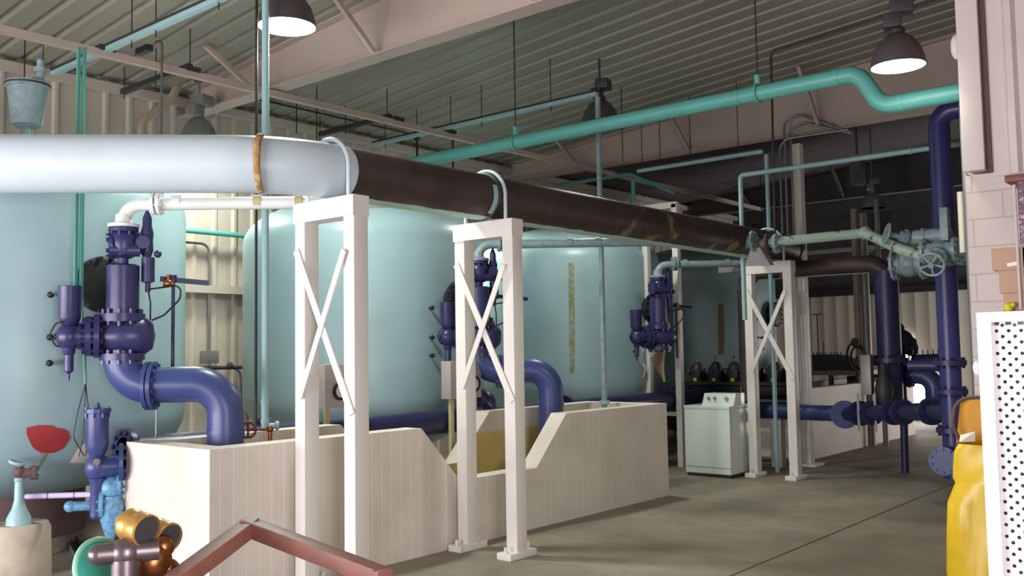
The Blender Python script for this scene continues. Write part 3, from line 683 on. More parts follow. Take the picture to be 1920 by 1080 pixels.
# ------------------------------------------------------------------ high-bay lamps
def lamp(c, r, on, label, watts=0, spot=150, sh=None):
    c = V(c); t = thing('high_bay_lamp', label, 'lamp', c, 'high-bay lamps hanging from the roof')
    h = r*1.25
    prof = [(r, 0), (r*.97, h*.2), (r*.86, h*.5), (r*.62, h*.8), (r*.38, h*.96), (r*.3, h)]
    MB().lathe(c, Z, prof+[(p[0]-.006, p[1]) for p in prof[::-1]], 40).obj('shade', sh or ('shade' if on else 'glassoff'), t)
    MB().ring(c, Z, r, .006, n=40).obj('shade_rim', sh or ('shade' if on else 'glassoff'), t)
    bm_ = sh or ('dkgrey' if on else 'glassoff')
    MB().cyl(c+Z*h*.97, c+Z*(h+.04), r*.3).box(c+Z*(h+.09)+V((-.02,-.03,0)), (.13,.17,.12), .3, .015).obj('socket_box', bm_, t)
    MB().box(c+Z*(h+.21)+V((.03,.04,0)), (.17,.21,.13), .3, .015).cyl(c+Z*(h+.12), c+Z*(h+.16), .03).obj('ballast_box', bm_, t)
    MB().cyl(c+Z*(h+.25), (c.x, c.y, roofz(c.x)-.01), .016, n=10).obj('stem', bm_, t)
    if on:
        MB().lathe(c, Z, [(0, -.02), (r*.6, -.016), (r*.98, -.002), (r*.985, .012), (0, .02)], 36).obj('lens', 'lens', t)
        ld = bpy.data.lights.new('lamp_light', 'SPOT'); ld.energy = watts; ld.spot_size = radians(spot); ld.spot_blend = .35; ld.shadow_soft_size = r*.8
        ld.color = (.93, 1, .87); lo = bpy.data.objects.new('lamp_light', ld); COL.objects.link(lo); lo.parent = t; lo.location = (0, 0, -.08)
    return t
lamp(D(538, 50, 8.5), .26, True, 'brightly lit lamp at upper left, beside the near aqua pole', 420)
lamp(D(1684, 124, 7.2), .2, True, 'brightly lit lamp at upper right, beside the bend in the teal pipe', 110, 140)
lamp(D(1126, 232, 12.0), .24, True, 'lit lamp half hidden behind the teal pipe', 150)
lamp((L4.x, 6.2, D(375, 252, 11.2).z), .21, True, 'smoky-shaded lamp behind the pale pipe at left, only its top showing', 190, 168, 'glassoff')
lamp((-9.75, 10.25, 3.85), .21, True, 'lamp between the middle tanks, hidden behind the brown and teal pipes', 240, 168)
lamp(D(1637, 390, 16.5), .21, False, 'unlit lamp hanging in the dark far bay')

# ------------------------------------------------------------------ washing machine
c = V((-6.03, 11.62, 0)); x0, x1, y0, y1 = -6.43, -5.76, 11.2, 12.0
t = thing('washing_machine', 'white top-loading washing machine beside the third support', 'washing machine', c)
MB().span((x0, y0, .04), (x1, y1, .9), bev=.02).obj('cabinet', 'washer', t)
MB().span((x0-.003, y0-.004, .88), (x1+.003, y1, .93), bev=.012).obj('top_deck', 'washer', t)
MB().span((x0+.02, y0+.02, .0), (x1-.02, y1-.02, .05)).obj('plinth', 'dkgrey', t)
MB().span((x0, y0-.003, .12), (x1, y0+.01, .135)).obj('kick_line', 'gbox', t)
# the control console stands along the far right part of the deck, facing the camera
con = MB().prism([(-6.2, y0+.08, .93), (-6.2, y0+.4, .93), (-6.2, y0+.4, 1.09), (-6.2, y0+.16, 1.09)], (.46, 0, 0)).obj('console', 'washer', t)
for dx, r in ((.09, .018), (.18, .018), (.35, .022)):
    q = V((-6.2+dx, y0+.115, 1.02)); MB().cyl(q, q+V((0,-.03,.012)), r, n=14).obj('dial', 'grey', con)

# ------------------------------------------------------------------ posts and columns at the far right
t = thing('column', 'white steel column on the floor beyond the third support', 'column', (-5.5, 13.1, 0))
MB().span((-5.58, 13.0, .02), (-5.44, 13.14, 4.64), bev=.008).obj('column_shaft', 'white', t)
MB().span((-5.68, 12.9, 0), (-5.34, 13.24, .03)).obj('base_plate', 'white', t)
MB().cyl((-5.51, 13.07, 4.6), (-5.51, 13.07, 4.95), .03).obj('top_rod', 'dkgrey', t)
for s in (-.1, .1): MB().prism([(-5.52, 13.07+s*.75, .03), (-5.50, 13.07+s*.75, .03), (-5.50, 13.07+s*1.6, .03), (-5.52, 13.07+s*1.6, .03)], (0, 0, .06)).obj('gusset', 'white', t)
t = thing('tall_frame', 'tall narrow white frame with hanging rope, left of the washing machine', 'frame', (-7.15, 11.95, 0))
for xx in (-7.42, -6.91): MB().span((xx-.045, 11.9, 0), (xx+.045, 12.0, 3.8), bev=.005).obj('post', 'white', t)
MB().span((-7.46, 11.9, 3.74), (-6.87, 12.0, 3.83), bev=.005).obj('cross_beam', 'white', t)
MB().span((-7.42, 11.93, .72), (-6.91, 11.97, .78)).obj('lower_rail', 'white', t)
q = P(1206, 660, 1, 11.86); z0 = P(1206, 722, 1, 11.86).z
t = thing('rope_coil', 'pale rope coil hanging on the left post of the tall frame', 'rope', (q.x, 11.86, z0))
b = MB()
for i in range(5): b.ring((q.x+.01*(i % 3)-.01, 11.84-.012*i, (q.z+z0)/2-.01*i), (0,1,0), .05+.004*i, .009, sq=1.6, n=24)
b.obj('coil', 'rope', t); MB().sph((q.x-.01, 11.83, q.z+.02), .045, (1,1,1.2)).obj('knot', 'paper', t)
a, c2, e = P(1246, 648, 1, 11.7), P(1219, 672, 1, 11.7), P(1244, 714, 1, 11.7)
t = thing('pennant', 'tan triangular pennant with yellow fringe between the tall frame posts', 'pennant', c2)
MB().prism([a, c2, e], (0, .012, 0)).obj('cloth', 'tan', t)
MB().tube([P(1247, 640, 1, 11.69), P(1243, 690, 1, 11.69), P(1246, 716, 1, 11.69)], .018, n=8).obj('fringe', 'rope', t)
# rack of pumps with yellow tags
ry = 13.35
t = thing('pump_rack', 'dark steel rack under the row of pumps', 'rack', (-6.6, ry, 0))
zr = P(1400, 716, 1, ry).z
MB().span((-7.6, ry-.1, zr-.05), (-5.75, ry+.25, zr)).obj('shelf', 'dkgrey', t)
MB().span((-7.6, ry+.25, zr-.5), (-5.75, ry+.28, zr+.2)).obj('back_plate', 'dkgrey', t)  # sheet added to darken the background behind the pumps
MB().span((-7.55, ry-.08, zr-.2), (-5.8, ry+.2, zr-.06), bev=.02).obj('drip_tray', 'black', t)
for xx in (-7.5, -6.75, -5.85): MB().span((xx-.025, ry+.05, 0), (xx+.025, ry+.1, zr-.05)).obj('leg', 'dkgrey', t)
MB().span((-7.6, ry-.02, zr-.3), (-5.75, ry+.02, zr-.26)).obj('rail', 'galv', t)
pl = ['first pump from the left on the rack', 'second pump from the left on the rack', 'third pump from the left on the rack', 'fourth pump on the rack, left of the third support', 'last pump on the rack, seen through the third support']
for i, px_ in enumerate((1300, 1335, 1370, 1406, 1445)):
    x = P(px_+6, 690, 1, ry).x
    t = thing('metering_pump', 'dark blue '+pl[i]+', with a yellow tag', 'pump', (x, ry, zr), 'metering pumps with yellow tags')
    MB().lathe((x, ry+.02, zr), Z, [(.09,0),(.09,.04),(.1,.06),(.105,.17),(.095,.23),(.06,.29),(.035,.31)], 18).cyl((x-.12, ry, zr+.14), (x, ry, zr+.14), .05).box((x+.05, ry-.06, zr+.12), (.1,.08,.12), bev=.01).obj('pump_body', 'pump', t)
    MB().cyl((x, ry, zr+.3), (x, ry, zr+.37), .014).sph((x+.01, ry, zr+.38), .022).obj('top_knob', 'galv', t)
    MB().sph((x-.12, ry-.05, zr+.16), .03, (1,1,1.5)).obj('side_bulb', 'galv', t)
    MB().box((x+.03, ry-.115, zr+.035), (.06,.012,.05)).obj('tag', 'ylabel', t)
# three conduits with swept tops, and grey panels beside them
cl = [(1461, 262, 'leftmost of three thin conduits beyond the third support'), (1469, 205, 'middle one of three thin conduits, with the highest bend'), (1481, 224, 'rightmost of three thin conduits, with the lower bend')]
for i, (px_, py, lb) in enumerate(cl):
    y = 12.75+.03*i; q = P(px_, py, 1, y); e = P(1590+i*4, 243+i*4, 1, y+.1); bot = P(px_, 330, 1, y)
    pts = [(q.x, y, .05), (q.x, y, q.z), V((e.x, y+.1, e.z))]
    tag(MB().tube(pts, .017, bend=.18, n=10).obj('conduit', 'galv'), lb, 'conduit', 'three swept conduits')
q = P(1452, 780, 1, 12.6)
tag(MB().span((q.x-.07, 12.6, 0), (q.x+.09, 12.75, .78), bev=.01).obj('grey_cabinet', 'siding'), 'narrow pale cabinet low behind the third support', 'cabinet')
# thin aqua pipes in the right half
y = 11.0
a, c2 = P(1388, 329, 1, y), P(1803, 277, 1, y)
t = thing('thin_aqua_pipe', 'thin grey-aqua pipe crossing to the block wall, with a drop at its left end', 'pipe', (a.x, y, a.z-.6))
MB().tube([(a.x, y, P(1392, 600, 1, y).z), (a.x, y, a.z), (-1.5, y, a.z)], .03, bend=.05, n=14).obj('pipe_run', 'aquapipe', t)
for px_ in (1707,): q = P(px_, 288, 1, y); MB().cyl((q.x-.02, y, a.z), (q.x+.02, y, a.z), .036).obj('coupling', 'aquapipe', t)
a = P(1437, 290, 1, 12.1)
tag(MB().cyl((a.x, 12.1, 0), (a.x, 12.1, a.z), .03, n=14).obj('aqua_standpipe', 'aquapipe'), 'vertical grey-aqua standpipe seen behind the third support', 'pipe')
a, c2 = P(1180, 333, 0, -8.2), P(1262, 358, 0, -8.2)
tag(MB().tube([P(1045, 348, 1, 13.6), P(1180, 326, 1, 13.6), P(1262, 362, 0, P(1180, 326, 1, 13.6).x+.3)], .035, bend=.1, n=12).obj('elbow_pipe', 'teal'), 'dim teal pipe elbow above the far part of the brown pipe', 'pipe')
q = P(1187, 340, 1, 13.2)
tag(MB().cyl((q.x, 13.2, 2.0), (q.x, 13.2, q.z), .035, n=12).obj('drop_pipe', 'teal'), 'short dark teal vertical pipe behind the brown pipe', 'pipe')
q = P(1370, 504, 1, 12.4)
tag(MB().box(q, (.38,.03,.1)).obj('cable_tray', 'grey'), 'small grey tray end left of the third support top', 'tray')

# crossover pipe from the overhead pipe to the dark riser
y = 12.35; xr_ = P(1665, 600, 1, y).x
t = thing('crossover_pipe', 'brown pipe running right from the overhead pipe to a dark blue riser', 'pipe', (xr_, y, 0))
zc = P(1580, 499, 1, y).z
xl_ = P(1400, 600, 1, y).x
MB().tube([(xl_, y, .6), (xl_, y, zc), (xr_, y, zc), (xr_, y, zc-.25)], .118, bend=.24, n=24).obj('brown_run', 'brownpipe', t)
MB().cyl((xr_, y, .82), (xr_, y, zc-.1), .15, n=24).obj('blue_riser', 'deep', t)
for z in (.95, 1.5): MB().flange((xr_, y, z), Z, .22, .06, 10).obj('flange', 'deep', t)
# big riser at the block wall
y = 10.5; x = P(1772, 480, 1, y).x; zt = P(1770, 205, 1, y).z
t = thing('riser_pipe', 'tall dark blue riser pipe left of the block wall, bending at the top', 'pipe', (x, y, 0))
MB().tube([(x, y, .3), (x, y, zt-.02), (x+1.2, y, zt-.02)], .108, bend=.16, n=28, seg=10).obj('pipe_run', 'riser', t)
zh = P(1700, 768, 1, y).z
for z in (zh-.2, zh+.2, 1.5): MB().flange((x, y, z), Z, .165, .05, 10).obj('flange', 'deep', t)
q = P(1756, 862, 1, y-.2)
o = MB().cyl((x-.03, y-.25, q.z), (x, y, q.z), .1).flange((x-.03, y-.28, q.z), (0,1,0), .145, .03, 10).obj('end_cap', 'blue', t); lab(o, 'round blue blind flange at the foot')
MB().tube([(x, y, 1.45), (x-.15, y, 1.47), (x-.42, y, 1.47)], .06, n=14).obj('side_stub', 'deep', t)
# horizontal blue main along the floor with its blind flange and valves
A = P(1440, 771, 2, .78); B = P(1584, 776, 2, .78); C = V((x, y, zh))
t = thing('blue_main', 'horizontal blue pipe crossing behind the third support to the riser', 'pipe', (B.x, B.y, 0))
MB().tube([A+(A-B)*.95, B], .106, n=24).obj('pipe_run', 'blue', t)
fd = (V((0,0,.78))-B); fd.z = 0; fd.normalize()
o = MB().cyl(B-fd*.02, B+fd*.12, .13, n=28).flange(B+fd*.13, fd, .185, .03, 12, br=.012).obj('blind_flange', 'blue', t); lab(o, 'round bright blue blind flange facing the aisle')
MB().tube([B, C], .095, n=24).obj('cross_run', 'deep', t)
dd = (C-B).normalized()
for f, r in ((.18, .16), (.3, .15), (.52, .15), (.6, .15), (.84, .15)): MB().flange(B.lerp(C, f), dd, r, .05, 10).obj('flange', 'deep', t)
q = B.lerp(C, .27)
t = thing('valve_operator', 'grey box operator with straps standing on the blue pipe', 'valve', (q.x, q.y, q.z))
a = P(1626, 700, 1, q.y)
MB().span((a.x-.065, q.y-.06, P(1626, 740, 1, q.y).z), (a.x+.065, q.y+.06, P(1626, 665, 1, q.y).z), bev=.01).obj('box', 'grey', t)
for s in (-.09, .12): MB().bar((a.x+s, q.y-.11, q.z-.22), (a.x+s, q.y-.11, q.z+.25), .012, .03, up=(1,0,0)).obj('strap', 'galv', t)
MB().lathe((a.x+.2, q.y, q.z), Z, [(.07,.1),(.09,.15),(.11,.3),(.09,.4),(.05,.5),(.04,.62)], 16).obj('actuator', 'dkgrey', t)
# curved navy pipes and filters beyond the riser
t = thing('elbow_manifold', 'dark blue elbow manifold with studs behind the riser foot', 'pipe', P(1740, 720, 1, 12.6))
y = 12.7
a, c2 = P(1712, 678, 1, y), P(1790, 676, 1, y)
b = MB().cyl(a, c2, .09)
for i in range(9): q = a.lerp(c2, i/8); b.cyl(q, q+Z*.15, .008, n=6)
b.obj('studded_head', 'deep', t)
e0, e1, e2 = P(1706, 702, 1, y), P(1752, 704, 1, y), P(1756, 790, 1, y)
MB().tube([e0, e1, e2], .12, bend=.2, n=20).obj('elbow', 'blue', t)
MB().flange(e0, (1,0,0), .17, .05, 10).cyl(e0, a, .06).obj('flange', 'deep', t)
q = P(1690, 640, 1, 13)
t = thing('pilot_motor', 'dark lumpy motor and knob fixed beside the dark blue riser', 'motor', (q.x, 13, 0))
MB().sph(q, .16, (1,.8,1)).sph(q+V((.12,0,-.1)), .1).sph(q+V((-.05,0,.16)), .1).cyl((q.x-.02, 13, 0), q, .05).obj('motor_body', 'deep', t)
e = P(1710, 642, 1, 13); MB().sph(e, .065).cyl(e, e-Z*.4, .014).obj('knob', 'dkgrey', t)
# aqua gate valves above
z1 = 2.8
t = thing('aqua_branch', 'weathered aqua branch pipe from the brown pipe across to the gate valves', 'pipe', D(1540, 448, 10.4))
s0 = V((-5.14, 10.95, 2.98)); s1 = D(1622, 437, 11.0); s2 = D(1690, 468, 10.0); s3 = D(1742, 484, 9.5)
MB().tube([s0, D(1440, 455, 11.4), s1, s2, s3], .058, bend=.12, n=18).obj('pipe_run', 'worn', t)
MB().sph(s1, .08).obj('elbow_fitting', 'aquapipe', t)
dv = (s1-s0).normalized()
q = D(1413, 452, 11.5)
MB().flange(q, dv, .13, .03, 8).cyl(q-dv*.12, q, .08).obj('flange', 'aquav', t)
lab(MB().flange(D(1440, 456, 11.4), dv, .12, .03, 8).obj('rusty_flange', 'skirt', t), 'dark rusty flange')
MB().flange(D(1456, 457, 11.35), dv, .12, .04, 8).obj('flange', 'aquav', t)
b = MB(); b.prism([q+V((-.12, 0, -.3)), q+V((.16, .1, -.3)), q+V((.06, .04, -.08)), q+V((-.04, 0, -.08))], (.03, .05, 0)); b.obj('saddle', 'grey', t)
def gate_valve(c, axis, stem, wheel_r, label, body=.085):
    c = V(c); axis = V(axis).normalized(); stem = V(stem).normalized()
    t = thing('gate_valve', label, 'valve', c, 'aqua gate valves near the block wall')
    MB().cyl(c-axis*.16, c+axis*.16, body).flange(c-axis*.15, axis, body*1.5, .03, 8).flange(c+axis*.15, axis, body*1.5, .03, 8).sph(c, body*1.25).obj('valve_body', 'aquav', t)
    MB().cyl(c, c+stem*.2, body*.8).flange(c+stem*.14, stem, body*1.15, .03, 8).cyl(c+stem*.2, c+stem*.34, .03).obj('bonnet', 'aquav', t)
    w = c+stem*.34; b = MB().ring(w, stem, wheel_r, .012, n=32).cyl(w-stem*.02, w+stem*.03, .03)
    u, v, _ = basis(stem)
    for i in range(5): a = 2*pi*i/5+.3; b.cyl(w, w+(u*cos(a)+v*sin(a))*wheel_r, .012, n=8)
    b.obj('handwheel', 'aquav', t); return t
gate_valve(D(1762, 470, 9.45), (1,0,.0), (.0,-.95,-.5), .118, 'aqua gate valve with a five-spoked handwheel in front of the dark blue riser')
gate_valve(D(1704, 494, 10.4), (1,0,0), (-.2,.9,.2), .1, 'aqua gate valve below the branch pipe end', body=.12)
gate_valve(D(1722, 452, 10.2), (1,0,0), (-.75,-.5,.25), .11, 'aqua gate valve with a tilted handwheel at the end of the branch pipe')
q = D(1752, 442, 9.6); o = MB().cyl(q-V((.2,0,0)), q+V((.16,0,0)), .075).flange(q-V((.1,0,0)), (1,0,0), .09, .03, 6).box(q+V((.12,-.05,.1)), (.08,.1,.34), bev=.01)
tag(o.obj('valve_block', 'aquav'), 'aqua valve block with an upright bracket above the five-spoked handwheel', 'valve')
q = D(1797, 472, 9.5); tag(MB().cyl(q-V((.1,0,0)), q+V((.6,0,0)), .1).flange(q-V((.08,0,0)), (1,0,0), .14, .05, 10).flange(q+V((.03,0,0)), (1,0,0), .14, .05, 10).obj('flanged_stub', 'aquav'), 'thick flanged aqua pipe stub at the edge of the block wall', 'pipe')
q = P(1800, 360, 1, 8.6); t_ = P(1806, 1000, 1, 8.6)
t_ = P(1803, 474, 1, 8.6)
tag(MB().cyl((q.x, 8.6, t_.z), (q.x, 8.6, q.z), .026, n=12).obj('white_conduit', 'cream'), 'short white vertical pipe at the edge of the block wall', 'pipe')
q = P(1816, 420, 1, 7.9)
tag(MB().cyl((q.x, 7.9, 0), (q.x, 7.9, 3.6), .03, n=14).obj('wall_riser', 'galv'), 'grey-aqua vertical pipe right against the block wall edge', 'pipe')
# dark dividers and equipment in the far bay
t = thing('air_receiver', 'low dark rounded vessel with bolts in front of the far cream wall', 'vessel', P(1560, 700, 1, 16.5))
y = 16.6; a, c2 = P(1523, 682, 1, y), P(1592, 684, 1, y); zt = P(1540, 665, 1, y).z; zb_ = P(1540, 694, 1, y).z
prof = [V((a.x, y, zb_)), V((c2.x+.08, y, zb_)), V((c2.x, y, zb_+.14)), V((c2.x-.22, y, zt-.03)), V((a.x+.25, y, zt)), V((a.x, y, zt))]
MB().prism(prof, (0, .6, 0)).obj('vessel_body', 'black', t)
for i in range(10): q = V((a.x+.04+i*.055, y, zt)); MB().cyl(q, q+Z*.05, .009, n=6).obj('lid_bolt', 'black', t)
for px_, py in ((1528, 590), (1540, 640)): q = P(px_, py, 1, y); MB().cyl((q.x, y+.1, zt), (q.x, y+.1, q.z), .012, n=8).obj('rod', 'black', t)
q = P(1528, 589, 1, y); MB().bar(q-V((.09,-.1,0)), q+V((.09,.1,0)), .02, .02).obj('tee_bar', 'dkgrey', t)
t = thing('steel_bench', 'long thin steel bench ledge under the dark vessel', 'bench', P(1560, 740, 1, 16.3))
MB().span((P(1500, 698, 1, 16.3).x, 16.25, zb_-.08), (P(1617, 698, 1, 16.3).x, 17.3, zb_)).obj('bench_top', 'galv', t)
for px_ in (1505, 1560, 1610): q = P(px_, 700, 1, 16.4); MB().span((q.x-.03, 16.3, 0), (q.x+.03, 16.4, zb_-.08)).obj('leg', 'dkgrey', t)
MB().span((P(1588, 720, 1, 16.4).x, 16.4, .45), (P(1612, 720, 1, 16.4).x, 17.0, zb_-.1)).obj('drawer_box', 'black', t)
q = P(1604, 668, 1, 16.0)
t = thing('hose_loop', 'dark hose looped on a hook left of the grey conduits', 'hose', q)
MB().ring(q, (.5,-1,0), .14, .016, sq=1.7).ring(q+V((.04,0,-.02)), (.6,-1,.1), .11, .016, sq=1.7).obj('hose', 'black', t)
MB().sph(P(1604, 642, 1, 16.0), .08).obj('hook', 'skirt', t); MB().cyl((q.x+.02, 16.0, 0), (q.x+.02, 16.0, q.z), .02).obj('stand', 'dkgrey', t)
for px_, r, py, lb, mt in ((1600, .055, 392, 'brownish grey post left of the conduit pair in the far bay', 'beige'), (1616, .075, 400, 'wide grey duct post in the dark far bay', 'grey'), (1642, .045, 375, 'thin grey pipe up to the dim unlit lamp', 'grey')):
    q = P(px_, py, 1, 16.2); tag(MB().cyl((q.x, 16.2, 0), (q.x, 16.2, q.z), r, n=14).obj('duct_post', mt), lb, 'post')
t = thing('dark_cabinet', 'dark cabinet standing beside the far end of the low pit wall', 'cabinet', P(1660, 700, 1, 18.6))
q = P(1660, 700, 1, 18.7); MB().span((q.x-.25, 18.7, 0), (q.x+.25, 19.1, 1.15), bev=.01).obj('cabinet_body', 'deep', t); MB().span((q.x-.24, 18.685, .1), (q.x+.24, 18.7, 1.1)).obj('door', 'deep', t)
# dark ducting hung high in the far bay
t = thing('dark_duct', 'large dark duct hung high in the unlit far bay', 'duct', (-6.2, 17.3, 3.2))
MB().span((-8.6, 17.2, 3.5), (-3.4, 18.0, 4.1), bev=.02).obj('duct_run', 'dark', t)
for xx in (-8.2, -6.2, -4.2): MB().span((xx-.03, 17.18, 3.46), (xx+.03, 18.02, 4.13)).obj('duct_joint', 'dkgrey', t)
for xx in (-8.2, -4.2): MB().cyl((xx, 17.6, 4.1), (xx, 17.6, roofz(xx)-.02), .01, n=6).obj('rod', 'black', t)
q = P(1608, 322, 1, 15.5)
tag(MB().box(q, (.18,.25,.45), bev=.02).cyl(q+Z*.3, (q.x, 15.5, roofz(q.x)-.02), .02).obj('unit_heater', 'dark'), 'dark box heater hung in the far bay below the thin aqua pipe', 'heater')

# ------------------------------------------------------------------ right foreground
d0 = 2.25
a = D(1830, 586, d0); yc = a.y; x0 = a.x; ztop = a.z
t = thing('perforated_cabinet', 'white perforated metal cabinet in the lower right corner', 'cabinet', (x0+.4, yc+.25, 0))
W, fw = .8, .031
b = MB().span((x0, yc, 0), (x0+fw, yc+.045, ztop)).span((x0+W-fw, yc, 0), (x0+W, yc+.045, ztop)).span((x0+fw, yc, ztop-.024), (x0+W-fw, yc+.045, ztop)).span((x0+fw, yc, 0), (x0+W-fw, yc+.045, .08))
b.obj('door_frame', 'perf', t)
b = MB(); cw, chh, hr = .0132, .0268, .0044
nx, nz = int((W-2*fw)/cw)+1, int((ztop-.09)/chh)+1
for i in range(nx):
    for j in range(nz):
        cx = x0+fw+(i+.5)*cw; cz = .08+(j+.5+(.5 if i % 2 else 0))*chh
        if cz+chh/2 > ztop-.01: continue
        o_ = [(-1,-1),(0,-1),(1,-1),(1,0),(1,1),(0,1),(-1,1),(-1,0)]
        vs = [V((cx+u*cw/2, yc+.022, cz+v*chh/2)) for u, v in o_]
        vs += [V((cx+hr*cos(an), yc+.022, cz+hr*1.0*sin(an))) for an in [radians(q) for q in (225,270,315,0,45,90,135,180)]]
        b.add(vs, [[k, (k+1) % 8, 8+(k+1) % 8, 8+k] for k in range(8)])
b.obj('perforated_panel', 'perf', t, ang=80)
MB().span((x0+.004, yc+.05, .02), (x0+W-.004, yc+.5, ztop-.01)).obj('cabinet_body', 'grey', t)
q = D(1829, 690, d0); MB().sph((x0-.006, yc+.02, q.z), .012, (1,1,1.6)).obj('hinge', 'paper', t)
# cartons on a grey locker behind the cabinet
yb = 5.3
b0, b1, b2, b3 = P(1858, 466, 1, yb), P(1858, 508, 1, yb), P(1858, 551, 1, yb), P(1858, 581, 1, yb)
t = thing('storage_locker', 'grey storage locker hidden behind the white perforated cabinet', 'locker', (b0.x+.35, yb+.2, 0))
MB().span((b0.x-.0, yb-.05, 0), (b0.x+.8, yb+.4, b3.z-.012), bev=.01).obj('locker_body', 'grey', t); MB().span((b0.x+.02, yb-.06, .05), (b0.x+.78, yb-.05, b3.z-.06)).obj('door', 'grey', t)
bl = ['topmost brown carton of the stack beside the block wall', 'middle brown carton of the stack beside the block wall', 'bottom brown carton, beside the yellow rag']
zs = [b0.z, b1.z, b2.z, b3.z-.012]
for i in range(3):
    xo = (0, .03, .045)[i]
    t = thing('carton', bl[i], 'box', (b0.x+xo+.1, yb+.12, zs[i+1]), 'stacked cartons')
    MB().span((b0.x+xo, yb, zs[i+1]), (b0.x+xo+.19-xo*.6, yb+.24, zs[i]-.001), bev=.002).obj('carton_body', 'card', t)
    MB().span((b0.x+xo-.002, yb-.003, zs[i]-.006), (b0.x+xo+.192-xo*.6, yb+.243, zs[i]-.0015)).obj('lid_flap', 'card', t)
    if i == 0: MB().box((b0.x+.1, yb-.003, zs[1]+.028), (.055,.004,.018), rot=Matrix.Rotation(-.12, 3, 'Y')).obj('tape_strip', 'paper', t)
q = P(1891, 575, 1, yb-.02); tag(MB().sph(q+V((0,-.0,-.004)), .022, (1,1,1.2)).sph(q+V((.02,0,.008)), .014).obj('yellow_rag', 'ylabel'), 'small yellow rag in front of the bottom carton', 'rag')
xw = P(1903, 450, 1, yb).x; zt = P(1900, 332, 1, yb).z
t = thing('wrapped_pack', 'tall plastic-wrapped pack with a brown lid at the right edge', 'package', (xw+.2, yb+.15, b3.z-.012))
MB().span((xw+.02, yb, b3.z-.012), (xw+.36, yb+.3, zt-.02), bev=.012).obj('pack_body', 'wrap', t)
MB().span((xw-.03, yb-.02, zt-.025), (xw+.4, yb+.32, zt+.01), bev=.004).obj('lid', 'maroon', t)
MB().tube([(xw+.012, yb-.005, b3.z), (xw+.01, yb-.005, zt-.04)], .008, n=8).obj('wrap_edge', 'perf', t)
# small light on the pilaster
q = P(1793, 88, 1, 7.45)
t = thing('wall_lamp', 'small white wall lamp on the edge of the siding beside the right-hand lamp', 'lamp', q)
MB().sph(q, .05, (.8,1,1.9)).obj('cover', 'paper', t); MB().box(q+V((.03,0,0)), (.03,.1,.2), bev=.01).obj('back_plate', 'siding', t)
# yellow cart
c = V((-1.72, 7.0, 0)); rz = .1
t = thing('cleaning_cart', 'yellow vinyl bag cleaning cart beside the block wall', 'cart', (-1.75, 7.02, 0))
L0 = P(1785, 835, 1, 6.92); zf = L0.z; xl = L0.x
rows = [(1797, 832, 0), (1790, 845, .0), (1787, 880, .01), (1786, 895, .0), (1790, 905, -.02), (1779, 940, .03), (1778, 1000, .03), (1775, 1070, .04), (1778, 1100, .03)]
vs = []; n = 14
for k, (px_, py, bulge) in enumerate(rows):
    q = P(px_, py, 1, 6.92)
    for i in range(n):
        f = i/(n-1); xx = q.x+f*.5
        yy = 6.92-.05*sin(pi*f)*(1+k*.12)-.012*sin(9*f+k*1.3)-(.03 if k in (5, 6) and f < .3 else 0)
        vs.append(V((xx, yy, q.z)))
    if k == 0: pass
m_ = len(rows); fs = [[k*n+i, k*n+i+1, (k+1)*n+i+1, (k+1)*n+i] for k in range(m_-1) for i in range(n-1)]
off = len(vs)
for k in range(m_):                                        # back of the bag
    for i in range(n): q = vs[k*n+i]; vs.append(V((q.x, q.y+.28+.1*sin(pi*i/(n-1)), q.z)))
fs += [[off+k*n+i, off+(k+1)*n+i, off+(k+1)*n+i+1, off+k*n+i+1] for k in range(m_-1) for i in range(n-1)]
for e in (0, n-1): fs += [[k*n+e, (k+1)*n+e, off+(k+1)*n+e, off+k*n+e] for k in range(m_-1)]
fs.append([(m_-1)*n+i for i in range(n)]+[off+(m_-1)*n+i for i in range(n-1, -1, -1)])
MB().add(vs, fs).obj('vinyl_bag', 'yellow', t, ang=70)
qa, qb = P(1802, 748, 1, 7.3), P(1797, 828, 1, 7.25)
MB().prism([(qb.x-.02, 7.25, zf-.05), (qa.x-.01, 7.32, qa.z), (qa.x+.4, 7.32, qa.z+.02), (qb.x+.45, 7.25, zf-.05)], (0, .012, 0)).obj('raised_flap', 'vinyl_shade', t)
e = P(1786, 800, 1, 7.2)
MB().tube([(xl-.03, 7.2, .12), (xl-.02, 7.2, zf), (e.x, 7.2, zf+.12), (qa.x-.03, 7.28, qa.z+.005), (qa.x+.4, 7.3, qa.z+.03)], .014, bend=.12, n=8).tube([(xl+.02, 6.96, zf), (xl-.02, 7.2, zf)], .012, n=8).obj('wire_frame', 'skirt', t)
for xx, yy in ((xl+.05, 7.0), (xl+.45, 7.0), (xl+.05, 7.22), (xl+.45, 7.22)): MB().cyl((xx-.015, yy, .045), (xx+.015, yy, .045), .045, n=16).obj('wheel', 'black', t)
MB().span((xl, 6.97, .09), (xl+.5, 7.24, .12)).obj('base_tray', 'black', t)
q = P(1812, 822, 1, 7.05); MB().add([q+V((-.05,0,-.03)), q+V((.05,.02,-.02)), q+V((.06,.0,.05)), q+V((-.045,.03,.02)), q+V((-.05,.02,-.035)), q+V((.05,.04,-.025)), q+V((.06,.02,.045)), q+V((-.045,.05,.015))], [[0,1,2,3],[4,7,6,5],[0,4,5,1],[1,5,6,2],[2,6,7,3],[3,7,4,0]]).obj('paper_tag', 'paper', t)

